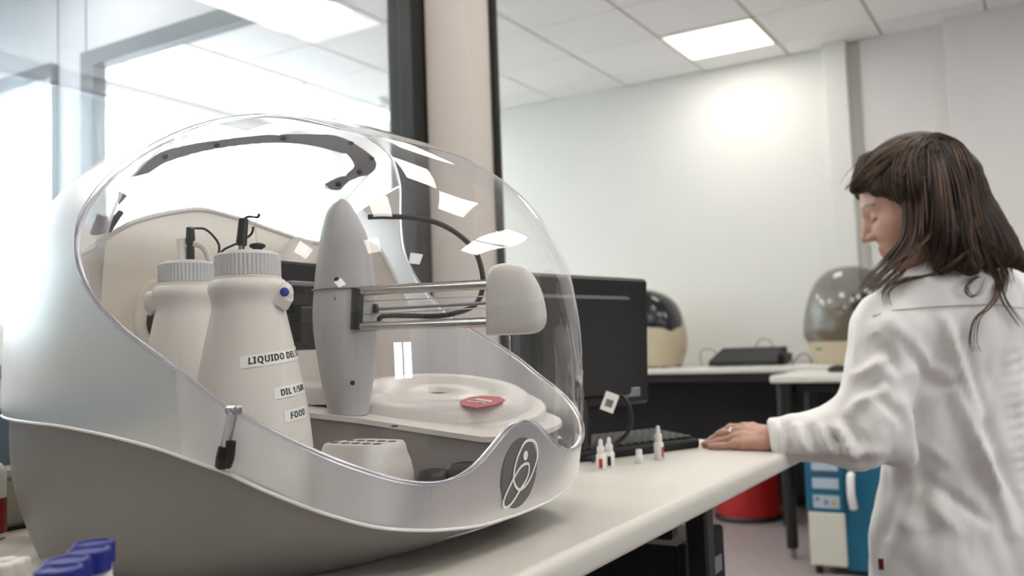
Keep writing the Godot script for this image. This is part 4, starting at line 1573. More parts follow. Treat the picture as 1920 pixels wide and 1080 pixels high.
	obj("lid_hinge", MB.new().box(Vector3(0.05, 0.38, 0.172), Vector3(0.07, 0.08, 0.03), 0.006), M.black, bn)
	# ---------------------------------------------------------------- teal incubator
	var ip := Vector3(-0.81, 0, -4.62)
	var ic := thing("incubator", "teal and white floor standing incubator with a white door handle beside the side table", "incubator", ip)
	obj("cabinet", MB.new().box(Vector3(0.045, 0.295, -0.02), Vector3(0.29, 0.55, 0.34), 0.008), M.teal, ic)
	var ibs := Basis(Vector3.UP, deg_to_rad(12.0))
	obj("lower_panel", MB.new().box(Vector3(-0.17, 0.165, 0.02), Vector3(0.165, 0.25, 0.30), 0.006), mat(Color(0.80, 0.79, 0.74), 0.5), ic)
	obj("control_panel", MB.new().box(Vector3(-0.17, 0.43, 0.02), Vector3(0.175, 0.28, 0.30), 0.006), M.teal, ic)
	for q in [[0.52, 0.07], [0.425, 0.05], [0.34, 0.06]]:
		obj("white_sheet", MB.new().box(Vector3(-0.165, q[0], 0.172), Vector3(0.12, q[1], 0.004), 0.001), mat(Color(0.66, 0.71, 0.76), 0.5), ic)
	obj("display_strip", MB.new().box(Vector3(-0.165, 0.475, 0.173), Vector3(0.10, 0.016, 0.005), 0.001), mat(Color(0.22, 0.33, 0.42), 0.4), ic)
	obj("green_button", MB.new().box(Vector3(-0.205, 0.352, 0.176), Vector3(0.014, 0.014, 0.006), 0.001), mat(Color(0.10, 0.40, 0.28), 0.5), ic)
	obj("grey_button", MB.new().box(Vector3(-0.165, 0.338, 0.176), Vector3(0.016, 0.022, 0.006), 0.001), mat(Color(0.45, 0.45, 0.45), 0.5), ic)
	obj("yellow_button", MB.new().box(Vector3(-0.13, 0.338, 0.176), Vector3(0.016, 0.02, 0.006), 0.001), mat(Color(0.68, 0.58, 0.30), 0.5), ic)
	obj("door_handle", MB.new().tube(curve([Vector3(-0.045, 0.47, 0.175), Vector3(-0.045, 0.46, 0.20), Vector3(-0.045, 0.38, 0.205), Vector3(-0.042, 0.32, 0.18)], 6), 0.018, 12), M.white_gloss, ic)
	for q in [[-0.22, -0.1], [-0.22, 0.14], [0.16, 0.12], [0.16, -0.14]]:
		obj("foot", MB.new().cyl(Vector3(q[0], 0.0005, q[1]), Vector3(q[0], 0.04, q[1]), 0.018, 0.018, 12), M.black, ic)

	# ---------------------------------------------------------------- computer tower under the desk
	var f := on(1250, 1000, 1, 0.46)
	var pcp := Vector3(-0.80, 0.20, -1.62)
	var pc := thing("computer_tower", "black computer tower with grey front trim on a tall stand under the desk", "computer", pcp)
	obj("tower_case", MB.new().box(Vector3(0, 0.345, 0), Vector3(0.42, 0.43, 0.19), 0.006), M.black, pc)
	obj("front_panel", MB.new().box(Vector3(0.218, 0.345, 0), Vector3(0.022, 0.44, 0.2), 0.008), M.black_matt, pc)
	obj("drive_bay", MB.new().box(Vector3(0.228, 0.50, 0.0), Vector3(0.006, 0.03, 0.15), 0.001), M.steel, pc)
	obj("front_badge", MB.new().box(Vector3(0.2305, 0.45, 0.05), Vector3(0.003, 0.02, 0.03), 0.001), M.panel, pc)
	obj("stand", MB.new().box(Vector3(0, -0.035, 0), Vector3(0.40, 0.33, 0.17), 0.006), M.charcoal, pc)

	# ---------------------------------------------------------------- dark storage cabinets behind and beside the camera
	var cabm := mat(Color(0.20, 0.22, 0.26), 0.5)
	var doorm := mat(Color(0.24, 0.26, 0.31), 0.5)
	var kk := 0
	for q in [[-3.4, 3.9, 0], [-1.9, 3.9, 0], [-0.4, 3.9, 0], [1.3, -5.8, 2], [2.75, -5.8, 2], [3.3, -3.6, 1], [3.3, 0.3, 1], [3.3, 2.8, 1]]:
		var c := thing("storage_cabinet", "tall dark blue grey two-door storage cabinet " + ["against the wall opposite the bench wall", "against the wall opposite the windows", "in the far corner of the bench wall"][q[2]], "cabinet", Vector3(q[0], 0, q[1]), "tall storage cabinets")
		c.rotation.y = [PI, -PI / 2, 0.0][q[2]]
		obj("carcass", MB.new().box(Vector3(0, 1.05, 0), Vector3(1.4, 2.1, 0.5), 0.006), cabm, c)
		for sgn in [-1, 1]:
			var dr := obj("door", MB.new().box(Vector3(sgn * 0.348, 1.07, 0.26), Vector3(0.68, 1.98, 0.02), 0.004), doorm, c)
			obj("handle", MB.new().cyl(Vector3(sgn * 0.05, 1.0, 0.285), Vector3(sgn * 0.05, 1.16, 0.285), 0.007, 0.007, 10), M.chrome, dr)
		kk += 1

# ------------------------------------------------------------------ distance fields meshed as surface nets
static func cap(p: Vector3, a: Vector3, b: Vector3, ra: float, rb: float) -> float:
	var ab := b - a
	var t := clampf((p - a).dot(ab) / ab.length_squared(), 0.0, 1.0)
	return (p - a - ab * t).length() - lerpf(ra, rb, t)

static func ell(p: Vector3, c: Vector3, r: Vector3) -> float:
	var q := (p - c) / r
	var k := q.length()
	return (k - 1.0) * minf(r.x, minf(r.y, r.z)) if k < 0.3 else k * (k - 1.0) / (q / r).length()

static func smin(a: float, b: float, k: float) -> float:
	var h := maxf(k - absf(a - b), 0.0) / k
	return minf(a, b) - h * h * k * 0.25

static func smax(a: float, b: float, k: float) -> float:
	return -smin(-a, -b, k)

func nets(f: Callable, lo: Vector3, hi: Vector3, h: float, margin := 1.5) -> Array:
	var nx := int((hi.x - lo.x) / h) + 2
	var ny := int((hi.y - lo.y) / h) + 2
	var nz := int((hi.z - lo.z) / h) + 2
	const B := 5
	var val := PackedFloat32Array()
	val.resize(nx * ny * nz)
	val.fill(1.0)
	var act := []
	var reach := B * h * 0.866 * margin + h
	for bz in range(0, nz, B):
		for by in range(0, ny, B):
			for bx in range(0, nx, B):
				var c: float = f.call(lo + Vector3(bx + B * 0.5, by + B * 0.5, bz + B * 0.5) * h)
				var near := absf(c) < reach
				if not near and c > 0.0:
					continue
				if near:
					act.append(Vector3i(bx, by, bz))
				for z in range(bz, mini(bz + B, nz)):
					for y in range(by, mini(by + B, ny)):
						var row := (z * ny + y) * nx
						for x in range(bx, mini(bx + B, nx)):
							val[row + x] = f.call(lo + Vector3(x, y, z) * h) if near else -1.0
	var vid := PackedInt32Array()
	vid.resize(nx * ny * nz)
	vid.fill(-1)
	var verts := PackedVector3Array()
	var sy := nx
	var sz := nx * ny
	var off := [0, 1, sy, sy + 1, sz, sz + 1, sz + sy, sz + sy + 1]
	var edges := [[0, 1], [2, 3], [4, 5], [6, 7], [0, 2], [1, 3], [4, 6], [5, 7], [0, 4], [1, 5], [2, 6], [3, 7]]
	var corner := [Vector3(0, 0, 0), Vector3(1, 0, 0), Vector3(0, 1, 0), Vector3(1, 1, 0), Vector3(0, 0, 1), Vector3(1, 0, 1), Vector3(0, 1, 1), Vector3(1, 1, 1)]
	var cells := []
	for b in act:
		for z in range(b.z, mini(b.z + B, nz - 1)):
			for y in range(b.y, mini(b.y + B, ny - 1)):
				for x in range(b.x, mini(b.x + B, nx - 1)):
					var i := (z * ny + y) * nx + x
					var m := 0
					for k in 8:
						if val[i + off[k]] < 0.0:
							m += 1
					if m == 0 or m == 8:
						continue
					var s := Vector3.ZERO
					var n := 0
					for e in edges:
						var va := val[i + off[e[0]]]
						var vb := val[i + off[e[1]]]
						if (va < 0.0) != (vb < 0.0):
							s += corner[e[0]].lerp(corner[e[1]], va / (va - vb))
							n += 1
					vid[i] = verts.size()
					verts.append(lo + (Vector3(x, y, z) + s / n) * h)
					cells.append(i)
	var idx := PackedInt32Array()
	for i in cells:
		var a := val[i] < 0.0
		for ax in 3:
			var st: int = [1, sy, sz][ax]
			if i + st >= val.size() or a == (val[i + st] < 0.0):
				continue
			var u: int = [sy, sz, 1][ax]
			var w: int = [sz, 1, sy][ax]
			if i - u - w < 0:
				continue
			var q := [vid[i], vid[i - u], vid[i - u - w], vid[i - w]]
			if q.min() < 0:
				continue
			if a:
				idx.append_array(PackedInt32Array([q[0], q[2], q[1], q[0], q[3], q[2]]))
			else:
				idx.append_array(PackedInt32Array([q[0], q[1], q[2], q[0], q[2], q[3]]))
	return [verts, idx]

func normals_of(v: PackedVector3Array, idx: PackedInt32Array) -> PackedVector3Array:
	var n := PackedVector3Array()
	n.resize(v.size())
	for i in range(0, idx.size(), 3):
		var c := (v[idx[i + 2]] - v[idx[i]]).cross(v[idx[i + 1]] - v[idx[i]])
		for k in 3:
			n[idx[i + k]] += c
	for i in n.size():
		n[i] = n[i].normalized()
	return n

func array_mesh(v: PackedVector3Array, n: PackedVector3Array, idx: PackedInt32Array, col = null, into: ArrayMesh = null) -> ArrayMesh:
	var a := []
	a.resize(Mesh.ARRAY_MAX)
	a[Mesh.ARRAY_VERTEX] = v
	a[Mesh.ARRAY_NORMAL] = n
	a[Mesh.ARRAY_INDEX] = idx
	if col != null:
		a[Mesh.ARRAY_COLOR] = col
	var m := into if into else ArrayMesh.new()
	m.add_surface_from_arrays(Mesh.PRIMITIVE_TRIANGLES, a)
	return m

func sight(f: Callable, x: float, y: float, s0 := 1.3, s1 := 2.3) -> Vector3:
	# first point of a field along a sight line; Vector3.INF if there is none
	var d := cam_basis * Vector3((x - 960.0) / FPX, -(y - 540.0) / FPX, -1.0)
	var s := s0
	while s < s1:
		var v: float = f.call(EYE + d * s)
		if v < 0.0008:
			return EYE + d * s
		s += maxf(v * 0.6, 0.0008)
	return Vector3.INF

# ------------------------------------------------------------------ the person
var hb: Basis         # head: x left, y up, z face
var ho: Vector3
var sh_l: Vector3
var sh_r: Vector3
var el_l: Vector3
var wr_l: Vector3
var el_r: Vector3
var wr_r: Vector3
var neck: Vector3
var hip: Vector3
var tb: Basis         # torso: x right, y up, z front

func head_field(p: Vector3) -> float:
	var q := hb.inverse() * (p - ho)
	var m := Vector3(absf(q.x), q.y, q.z)
	var d := ell(q, Vector3(0, 0.028, -0.006), Vector3(0.074, 0.088, 0.094))
	d = smin(d, ell(q, Vector3(0, -0.038, 0.034), Vector3(0.056, 0.076, 0.056)), 0.04)
	d = smin(d, cap(m, Vector3(0.050, -0.050, 0.0), Vector3(0.010, -0.101, 0.066), 0.016, 0.014), 0.03)
	d = smin(d, ell(q, Vector3(0, -0.100, 0.070), Vector3(0.016, 0.013, 0.014)), 0.015)
	d = smin(d, cap(m, Vector3(0.040, -0.028, 0.058), Vector3(0.034, -0.036, 0.062), 0.016, 0.014), 0.03)   # cheek
	d = smin(d, cap(m, Vector3(0.004, 0.019, 0.083), Vector3(0.042, 0.020, 0.069), 0.009, 0.008), 0.014)     # brow ridge
	d = smax(d, -ell(m, Vector3(0.031, 0.000, 0.094), Vector3(0.017, 0.012, 0.014)), 0.012)                    # eye hollow
	d = smin(d, ell(m, Vector3(0.031, -0.001, 0.0735), Vector3(0.0135, 0.0125, 0.0125)), 0.004)                # lidded eye
	d = smin(d, cap(q, Vector3(0, 0.008, 0.086), Vector3(0, -0.030, 0.108), 0.0075, 0.0095), 0.010)            # nose
	d = smin(d, ell(m, Vector3(0.0095, -0.034, 0.097), Vector3(0.008, 0.007, 0.010)), 0.006)
	d = smin(d, cap(m, Vector3(0, -0.061, 0.0895), Vector3(0.017, -0.0635, 0.080), 0.0060, 0.003), 0.006)      # lips
	d = smin(d, cap(m, Vector3(0, -0.073, 0.0885), Vector3(0.014, -0.0710, 0.081), 0.0065, 0.003), 0.006)
	d = smin(d, ell(m, Vector3(0.075, -0.010, -0.008), Vector3(0.008, 0.028, 0.017)), 0.008)                   # ear
	d = smin(d, cap(p, ho + hb * Vector3(0, -0.055, -0.035), neck + Vector3(0, -0.05, 0), 0.050, 0.056), 0.03)
	return d

func hand_bones(w: Vector3, dir: Vector3, side: Vector3, up: Vector3, desk_y: float, arm: Vector3) -> Array:
	# w wrist, dir along the hand, side towards the little finger, up the back of the hand
	var bones := [[w - arm * 0.05, w, 0.025, 0.023]]
	var kn := []
	var offs := [-0.031, -0.010, 0.011, 0.029]
	var lens := [[0.036, 0.023, 0.019], [0.040, 0.026, 0.020], [0.037, 0.024, 0.019], [0.029, 0.018, 0.017]]
	var reach := [0.067, 0.069, 0.065, 0.057]
	var fan := [-0.12, 0.12, 0.36, 0.66]
	for i in 4:
		var k: Vector3 = w + dir * reach[i] + side * offs[i] + up * (0.010 - 0.004 * absf(i - 1.3))
		bones.append([w + side * offs[i] * 0.55, k, 0.017, 0.0115])
		kn.append(k)
	for i in 3:
		bones.append([kn[i] - dir * 0.02, kn[i + 1] - dir * 0.02, 0.012, 0.012])
	for i in 4:
		var fd: Vector3 = (dir + side * fan[i]).normalized()
		var p: Vector3 = kn[i]
		var r := 0.0093 if i < 3 else 0.0082
		# first joint nearly level, then bending down to the table
		var drops := [0.10, 0.55, 0.75]
		for s in 3:
			var e: Vector3 = p + (fd - up * drops[s]).normalized() * lens[i][s]
			if e.y < desk_y + r * 0.86:
				e.y = desk_y + r * 0.86
			bones.append([p, e, r, r * 0.9])
			p = e
			r *= 0.92
	# thumb from the side of the palm
	var t0: Vector3 = w + dir * 0.028 - side * 0.022 - up * 0.004
	var t1: Vector3 = t0 + (dir * 0.7 - side * 0.75 - up * 0.2).normalized() * 0.038
	var t2: Vector3 = t1 + (dir * 0.95 - side * 0.35 - up * 0.12).normalized() * 0.032
	var t3: Vector3 = t2 + (dir * 1.0 - side * 0.1 - up * 0.1).normalized() * 0.024
	bones.append([w + dir * 0.01 - side * 0.010, t0, 0.018, 0.0145])
	bones.append([t0, t1, 0.0145, 0.0115])
	bones.append([t1, t2, 0.0110, 0.0100])
	bones.append([t2, t3, 0.0098, 0.0085])
	return bones

func bones_field(p: Vector3, bones: Array, k: float) -> float:
	var d := 1e3
	for i in bones.size():
		var b = bones[i]
		d = smin(d, cap(p, b[0], b[1], b[2], b[3]), k)
	return d

func coat_field(p: Vector3) -> float:
	# torso in its own frame, flattened front to back
	var q := tb.inverse() * (p - hip)
	var fl := Vector3(q.x, q.y, q.z / 0.66)
	var d := cap(fl, Vector3(0.0, 0.36, 0.0), Vector3(0.0, 0.10, 0.0), 0.158, 0.163)
	d = smin(d, cap(fl, Vector3(0.0, 0.10, 0.0), Vector3(-0.012, -0.10, 0.0), 0.160, 0.204), 0.06)
	d = smin(d, cap(fl, Vector3(-0.012, -0.10, 0.0), Vector3(-0.035, -0.40, 0.0), 0.205, 0.262), 0.06)
	d *= 0.72
	# shoulders and collar
	var sc := (sh_l + sh_r) * 0.5
	d = smin(d, cap(p, sh_l, neck + (sh_l - neck) * 0.28 + Vector3(0, -0.022, 0), 0.058, 0.066), 0.06)
	d = smin(d, cap(p, sh_r, neck + (sh_r - neck) * 0.28 + Vector3(0, -0.022, 0), 0.058, 0.066), 0.06)
	d = smin(d, cap(p, neck + Vector3(0, -0.075, 0), neck + Vector3(0, 0.000, 0), 0.074, 0.066), 0.03)
	# sleeves
	var arm := minf(cap(p, sh_l, el_l, 0.064, 0.068), cap(p, sh_r, el_r, 0.064, 0.064))
	arm = smin(arm, cap(p, el_l, wr_l, 0.066, 0.043), 0.035)
	arm = smin(arm, cap(p, el_r, wr_r, 0.062, 0.040), 0.035)
	d = smin(d, arm, 0.028)
	# openings: hem and cuffs
	d = maxf(d, -(q.y + 0.36))
	d = maxf(d, (p - wr_l).dot((wr_l - el_l).normalized()))
	d = maxf(d, (p - wr_r).dot((wr_r - el_r).normalized()))
	return d

func hair_field(p: Vector3) -> float:
	var q := hb.inverse() * (p - ho)
	var d := ell(q, Vector3(0.0, 0.036, -0.016), Vector3(0.086, 0.098, 0.106))
	# open round the face: cut a wedge in front of the ears below the fringe
	var face := ell(q, Vector3(0, -0.046, 0.100), Vector3(0.115, 0.106, 0.083))
	d = smax(d, -face, 0.012)
	# sides and back falling to the shoulders
	for s in [1.0, -1.0]:
		d = smin(d, cap(q, Vector3(0.066 * s, 0.02, -0.015), Vector3(0.074 * s, -0.075, -0.018), 0.022, 0.026), 0.03)
	d = smin(d, cap(q, Vector3(0.066, -0.06, -0.018), Vector3(0.055, -0.135, 0.012), 0.026, 0.016), 0.025)
	d = smin(d, cap(q, Vector3(0.0, 0.0, -0.060), Vector3(0.0, -0.125, -0.085), 0.070, 0.050), 0.04)
	d = smin(d, cap(q, Vector3(0.035, -0.07, -0.05), Vector3(0.05, -0.15, -0.035), 0.035, 0.022), 0.03)
	d = smin(d, cap(q, Vector3(0.02, -0.10, -0.085), Vector3(0.03, -0.19, -0.125), 0.036, 0.012), 0.03)
	# fringe swept to the side
	d = smin(d, cap(q, Vector3(0.02, 0.105, 0.050), Vector3(0.030, 0.066, 0.092), 0.018, 0.010), 0.02)
	d = smin(d, cap(q, Vector3(0.045, 0.085, 0.045), Vector3(0.062, 0.045, 0.058), 0.018, 0.010), 0.02)
	d = smin(d, cap(q, Vector3(-0.03, 0.10, 0.045), Vector3(-0.045, 0.060, 0.075), 0.018, 0.010), 0.02)
	return d

func build_person() -> void:
	var cx := cam_basis.x
	var cf := -cam_basis.z
	cf.y = 0
	cf = cf.normalized()
	cx = Vector3.UP.cross(-cf).normalized()       # picture right, level
	# joints
	neck = at(1782, 512, 1.80)
	sh_l = at(1662, 618, 1.755)
	sh_r = at(1948, 590, 1.90)
	el_l = at(1632, 806, 1.735)
	wr_l = at(1446, 826, 1.775)
	hip = at(1818, 930, 1.86)
	el_r = sh_r + Vector3(0, -0.27, 0) + cx * 0.05 + cf * 0.03
	wr_r = el_r + cf * 0.20 - cx * 0.10 + Vector3(0, 0.03, 0)
	var tu := (neck - hip).normalized()
	var tx := (cx * 0.96 + cf * 0.26).normalized()
	tx = (tx - tu * tx.dot(tu)).normalized()
	tb = Basis(tx, tu, tx.cross(tu) * -1.0)
	if tb.determinant() < 0:
		tb = Basis(tx, tu, tx.cross(tu))
	var hf := (-cx * 0.93 + cf * 0.26 + Vector3(0, -0.34, 0)).normalized()
	var hx := Vector3.UP.cross(hf).normalized()
	hb = Basis(hx, hf.cross(hx), hf)
	ho = at(1712, 380, 1.775)

	var root := thing("person", "person in a white lab coat with long brown hair, leaning a hand on the desk", "person", Vector3(hip.x, 0, hip.z))
	root.position = Vector3.ZERO
	# ------------------------------------------------ skin: head, neck and both hands in one mesh
	var skin := mat(Color(0.70, 0.49, 0.41), 0.5)
	skin.vertex_color_use_as_albedo = true
	skin.albedo_color = Color.WHITE
	var hl := nets(head_field, ho - Vector3(0.13, 0.19, 0.14), ho + Vector3(0.16, 0.14, 0.14), 0.0036)
	var hd := (wr_l - el_l).normalized()
	var along := Vector3(-0.945, -0.02, -0.25).normalized()
	var side := Vector3(-0.25, 0.0, 0.945).normalized()
	var up := side.cross(along).normalized()
	if up.y < 0:
		up = -up
	side = (side - Vector3.UP * 0.50).normalized()
	side = (side - along * side.dot(along)).normalized()
	up = side.cross(along).normalized()
	if up.y < 0:
		up = -up
	var w0 := wr_l + hd * 0.006 + Vector3(0, 0.004, 0)
	var hands := [hand_bones(w0, along, side, up, DESK, hd)]
	var al_r := (wr_r - el_r).normalized()
	hands.append(hand_bones(wr_r, al_r, -al_r.cross(Vector3.UP).normalized() * -1.0, Vector3.UP, -10.0, al_r))
	var v: PackedVector3Array = hl[0]
	var idx: PackedInt32Array = hl[1]
	var nn := normals_of(v, idx)
	var cols := PackedColorArray()
	var base := Color(0.47, 0.27, 0.195)
	for p in v:
		var q := hb.inverse() * (p - ho)
		var c := base
		var lip := exp(-pow((q.y + 0.067) / 0.007, 2.0) - pow(q.x / 0.016, 2.0)) * (1.0 if q.z > 0.06 else 0.0)
		c = c.lerp(Color(0.42, 0.13, 0.12), clampf(lip, 0, 1) * 0.8)
		var nose := exp(-(q - Vector3(0, -0.03, 0.108)).length_squared() / 0.0002)
		c = c.lerp(Color(0.52, 0.22, 0.16), nose * 0.6)
		var ax := absf(q.x)
		var brow := exp(-pow((q.y - 0.022 - 0.004 * sin((ax - 0.012) / 0.036 * PI)) / 0.0035, 2.0)) * (1.0 if ax > 0.010 and ax < 0.052 and q.z > 0.04 else 0.0)
		c = c.lerp(Color(0.07, 0.045, 0.035), brow * 0.85)
		var lash := exp(-pow((q.y + 0.0065) / 0.0026, 2.0)) * (1.0 if ax > 0.017 and ax < 0.046 and q.z > 0.05 else 0.0)
		c = c.lerp(Color(0.03, 0.02, 0.02), lash * 0.9)
		cols.append(c)
	var hand_sizes := []
	var nhead := v.size()
	for hnd in hands:
		var lo := Vector3.ONE * 1e9
		var hi := -lo
		for b in hnd:
			for e in 2:
				lo = lo.min(b[e] - Vector3.ONE * 0.03)
				hi = hi.max(b[e] + Vector3.ONE * 0.03)
		var m := nets(func(p): return bones_field(p, hnd, 0.0045), lo, hi, 0.0032)
		var mv: PackedVector3Array = m[0]
		var mi: PackedInt32Array = m[1]
		var mn := normals_of(mv, mi)
		var o := v.size()
		hand_sizes.append(mv.size())
		v.append_array(mv)
		nn.append_array(mn)
		for i in mi:
			idx.append(i + o)
		for p in mv:
			cols.append(Color(0.50, 0.275, 0.20))
	# arms inside the sleeves join the hands to the neck in the same surface
	var ends := [[hands[0][0][0], el_l, sh_l], [hands[1][0][0], el_r, sh_r]]
	var start := nhead
	for h in 2:
		var stop: int = start + hand_sizes[h]
		var path := [ends[h][0], (ends[h][0] as Vector3).lerp(ends[h][1], 0.6), ends[h][1], (ends[h][1] as Vector3).lerp(ends[h][2], 0.5), ends[h][2], neck + Vector3(0, -0.07, 0)]
		var prev := PackedInt32Array()
		var x := Vector3.ZERO
		for i in path.size():
			var t: Vector3 = ((path[mini(i + 1, path.size() - 1)] as Vector3) - (path[maxi(i - 1, 0)] as Vector3)).normalized()
			if x == Vector3.ZERO:
				x = t.cross(Vector3.UP).normalized()
			x = (x - t * x.dot(t)).normalized()
			var ids := PackedInt32Array()
			for k in 10:
				var a := TAU * k / 10
				var p: Vector3 = path[i] + (x * cos(a) + x.cross(t) * sin(a)) * [0.024, 0.028, 0.034, 0.036, 0.036, 0.045][i]
				if i == 0 or i == path.size() - 1:
					var lo_i := start if i == 0 else 0
					var hi_i := stop if i == 0 else nhead
					var bi := lo_i
					var bd := 1e9
					for w in range(lo_i, hi_i):
						var dd := v[w].distance_squared_to(p)
						if dd < bd:
							bd = dd
							bi = w
					ids.append(bi)
				else:
					ids.append(v.size())
					v.append(p)
					nn.append((p - (path[i] as Vector3)).normalized())
					cols.append(Color(0.50, 0.275, 0.20))
			for k in 10:
				if i > 0:
					var k2 := (k + 1) % 10
					idx.append_array(PackedInt32Array([prev[k], ids[k], ids[k2], prev[k], ids[k2], prev[k2]]))
			prev = ids
		start = nhead + hand_sizes[0]
	obj("body", array_mesh(v, nn, idx, cols), skin, root)
	# nails are too small to show; the ring is worn on the finger that shows it
	var rb: Array = hands[0][8 + 3 + 0]
	var rp: Vector3 = (hands[0][11][0] as Vector3).lerp(hands[0][11][1], 0.35)
	var rd: Vector3 = ((hands[0][11][1] as Vector3) - (hands[0][11][0] as Vector3)).normalized()
	var rx := rd.cross(Vector3(0.2, 0.9, 0.1)).normalized()
	obj("finger_ring", MB.new().lathe(rp, [Vector2(0.0094, -0.0028), Vector2(0.0112, -0.0022), Vector2(0.0112, 0.0022), Vector2(0.0094, 0.0028)], 24, Basis(rx, rd, rx.cross(rd))), mat(Color(0.80, 0.78, 0.74), 0.2, 1.0), root)

	# ------------------------------------------------ coat
	var cl := nets(coat_field, Vector3(-0.62, 0.40, -2.30), Vector3(0.22, 1.42, -1.58), 0.0072, 1.9)
	var cv: PackedVector3Array = cl[0]
	var ci: PackedInt32Array = cl[1]
	var cn := normals_of(cv, ci)
	# folds: ridges (+) and valleys (-) laid on the cloth between points of the surface
	var folds := []
	for r in FOLDS:
		var a := sight(coat_field, r[0], r[1])
		var b := sight(coat_field, r[2], r[3])
		if a == Vector3.INF or b == Vector3.INF:
			continue
		folds.append([a, b, r[4], r[5]])
	var nz := FastNoiseLite.new()
	nz.seed = 11
	nz.frequency = 9.0
	nz.fractal_octaves = 2
	for i in cv.size():
		var p := cv[i]
		var dsp := 0.0
		for fo in folds:
			var ab: Vector3 = fo[1] - fo[0]
			var t: float = (p - fo[0]).dot(ab) / ab.length_squared()
			if t < -0.25 or t > 1.25:
				continue
			var tc := clampf(t, 0.0, 1.0)
			var dd: float = (p - fo[0] - ab * tc).length()
			if dd > fo[3] * 2.6:
				continue
			dsp += 2.4 * fo[2] * exp(-dd * dd / (fo[3] * fo[3] * 0.8)) * (0.35 + 0.65 * sin(PI * clampf(tc, 0.04, 0.96)))
		var q := tb.inverse() * (p - hip)
		var body := smoothstep(0.45, 0.2, q.y)
		dsp += 0.007 * nz.get_noise_3d(p.x * 1.5, p.y * 0.8, p.z * 1.5)
		# long soft drapes of the skirt
		dsp += body * 0.006 * sin(q.x * 34.0 + 1.3 * sin(q.y * 6.0)) * smoothstep(0.15, -0.25, q.y)
		# gathered elastic down the middle of the back
		var cbk := exp(-pow((q.x - 0.035 - 0.02 * q.y) / 0.028, 2.0)) * (1.0 if cn[i].dot(cf) < 0.1 else 0.0)
		dsp += cbk * 0.0022 * sin(q.y * 300.0) * smoothstep(0.36, 0.30, q.y)
		cv[i] = p + cn[i] * dsp
	cn = normals_of(cv, ci)
	var cloth := mat(Color(0.94, 0.932, 0.925), 0.8, 0, 0.3)
	obj("lab_coat", array_mesh(cv, cn, ci), cloth, root)
	# seams and tag
	var seam := mat(Color(0.72, 0.70, 0.68), 0.8)
	for line in [[[1640, 594], [1690, 582], [1740, 576], [1790, 573], [1840, 573], [1880, 574], [1916, 576]], [[1448, 846], [1500, 852], [1560, 852], [1590, 846]]]:
		var pts := []
		var dense := []
		for e in line:
			dense.append(Vector3(e[0], e[1], 0))
		for q in curve(dense, 5):
			var p := sight(coat_field, q.x, q.y)
			if p != Vector3.INF:
				var bi := 0
				var bd := 1e9
				for i in cv.size():
					var dd := cv[i].distance_squared_to(p)
					if dd < bd:
						bd = dd
						bi = i
				pts.append(cv[bi] + cn[bi] * 0.0022)
		for pass_i in 4:
			for i in range(1, pts.size() - 1):
				pts[i] = (pts[i - 1] + pts[i] * 2.0 + pts[i + 1]) * 0.25
		if pts.size() > 2:
			obj("seam", MB.new().tube(curve(pts, 2), 0.0012, 6), seam, root)
	var tp := sight(coat_field, 1652, 1058)
	if tp != Vector3.INF:
		var tz := (EYE - tp).normalized()
		var tbx := Basis(Vector3.UP.cross(tz).normalized(), Vector3.UP, tz)
		obj("red_tag", MB.new().box(tp + tz * 0.003, Vector3(0.010, 0.022, 0.002), 0.0, tbx), mat(Color(0.38, 0.03, 0.03), 0.6), root)
	# collar
	var cr := []
	for i in 7:
		var u := i / 6.0
		var row := PackedVector3Array()
		for j in 40:
			var a := TAU * j / 40
			var rr := 0.062 + (0.020 * pow(u, 1.4))
			row.append(neck + tb * Vector3(cos(a) * rr * 1.06, 0.030 - 0.052 * u + 0.012 * sin(a) * 0, -sin(a) * rr * 1.0))
		cr.append(row)
	cr.reverse()
	obj("collar", MB.new().rows(cr), cloth, root)

	# ------------------------------------------------ hair
	var al := nets(hair_field, ho - Vector3(0.17, 0.25, 0.17), ho + Vector3(0.20, 0.16, 0.17), 0.0042)
	var av: PackedVector3Array = al[0]
	var ai: PackedInt32Array = al[1]
	var an := normals_of(av, ai)
	var hn := FastNoiseLite.new()
	hn.seed = 4
	hn.frequency = 1.0
	hn.fractal_octaves = 2
	var hc := PackedColorArray()
	for i in av.size():
		var q := hb.inverse() * (av[i] - ho)
		var ang := atan2(q.x, -q.z - 0.02)
		var g := hn.get_noise_2d(ang * 9.0, q.y * 4.0)
		var g2 := hn.get_noise_2d(ang * 26.0 + 40.0, q.y * 7.0)
		av[i] += an[i] * (0.0035 * g + 0.0018 * g2) * smoothstep(0.02, 0.07, Vector2(q.x, q.z + 0.02).length())
		var k := clampf(0.5 + 0.7 * g2 + 0.3 * g, 0.0, 1.0)
		hc.append(Color(0.014, 0.009, 0.007).lerp(Color(0.050, 0.029, 0.020), k))
	an = normals_of(av, ai)
	var hm := mat(Color.WHITE, 0.55, 0, 0.4)
	hm.vertex_color_use_as_albedo = true
	var hair := obj("hair", array_mesh(av, an, ai, hc), hm, root)
	# loose locks lying over the coat and beside the face
	var both := func(p: Vector3) -> float: return minf(hair_field(p), coat_field(p))
	var rng := RandomNumberGenerator.new()
	rng.seed = 21
	var tones := []
	for c in [Color(0.050, 0.030, 0.021), Color(0.085, 0.046, 0.028), Color(0.15, 0.08, 0.042), Color(0.026, 0.016, 0.012)]:
		tones.append(mat(c.linear_to_srgb(), 0.4))
	var locks := [MB.new(), MB.new(), MB.new(), MB.new()]
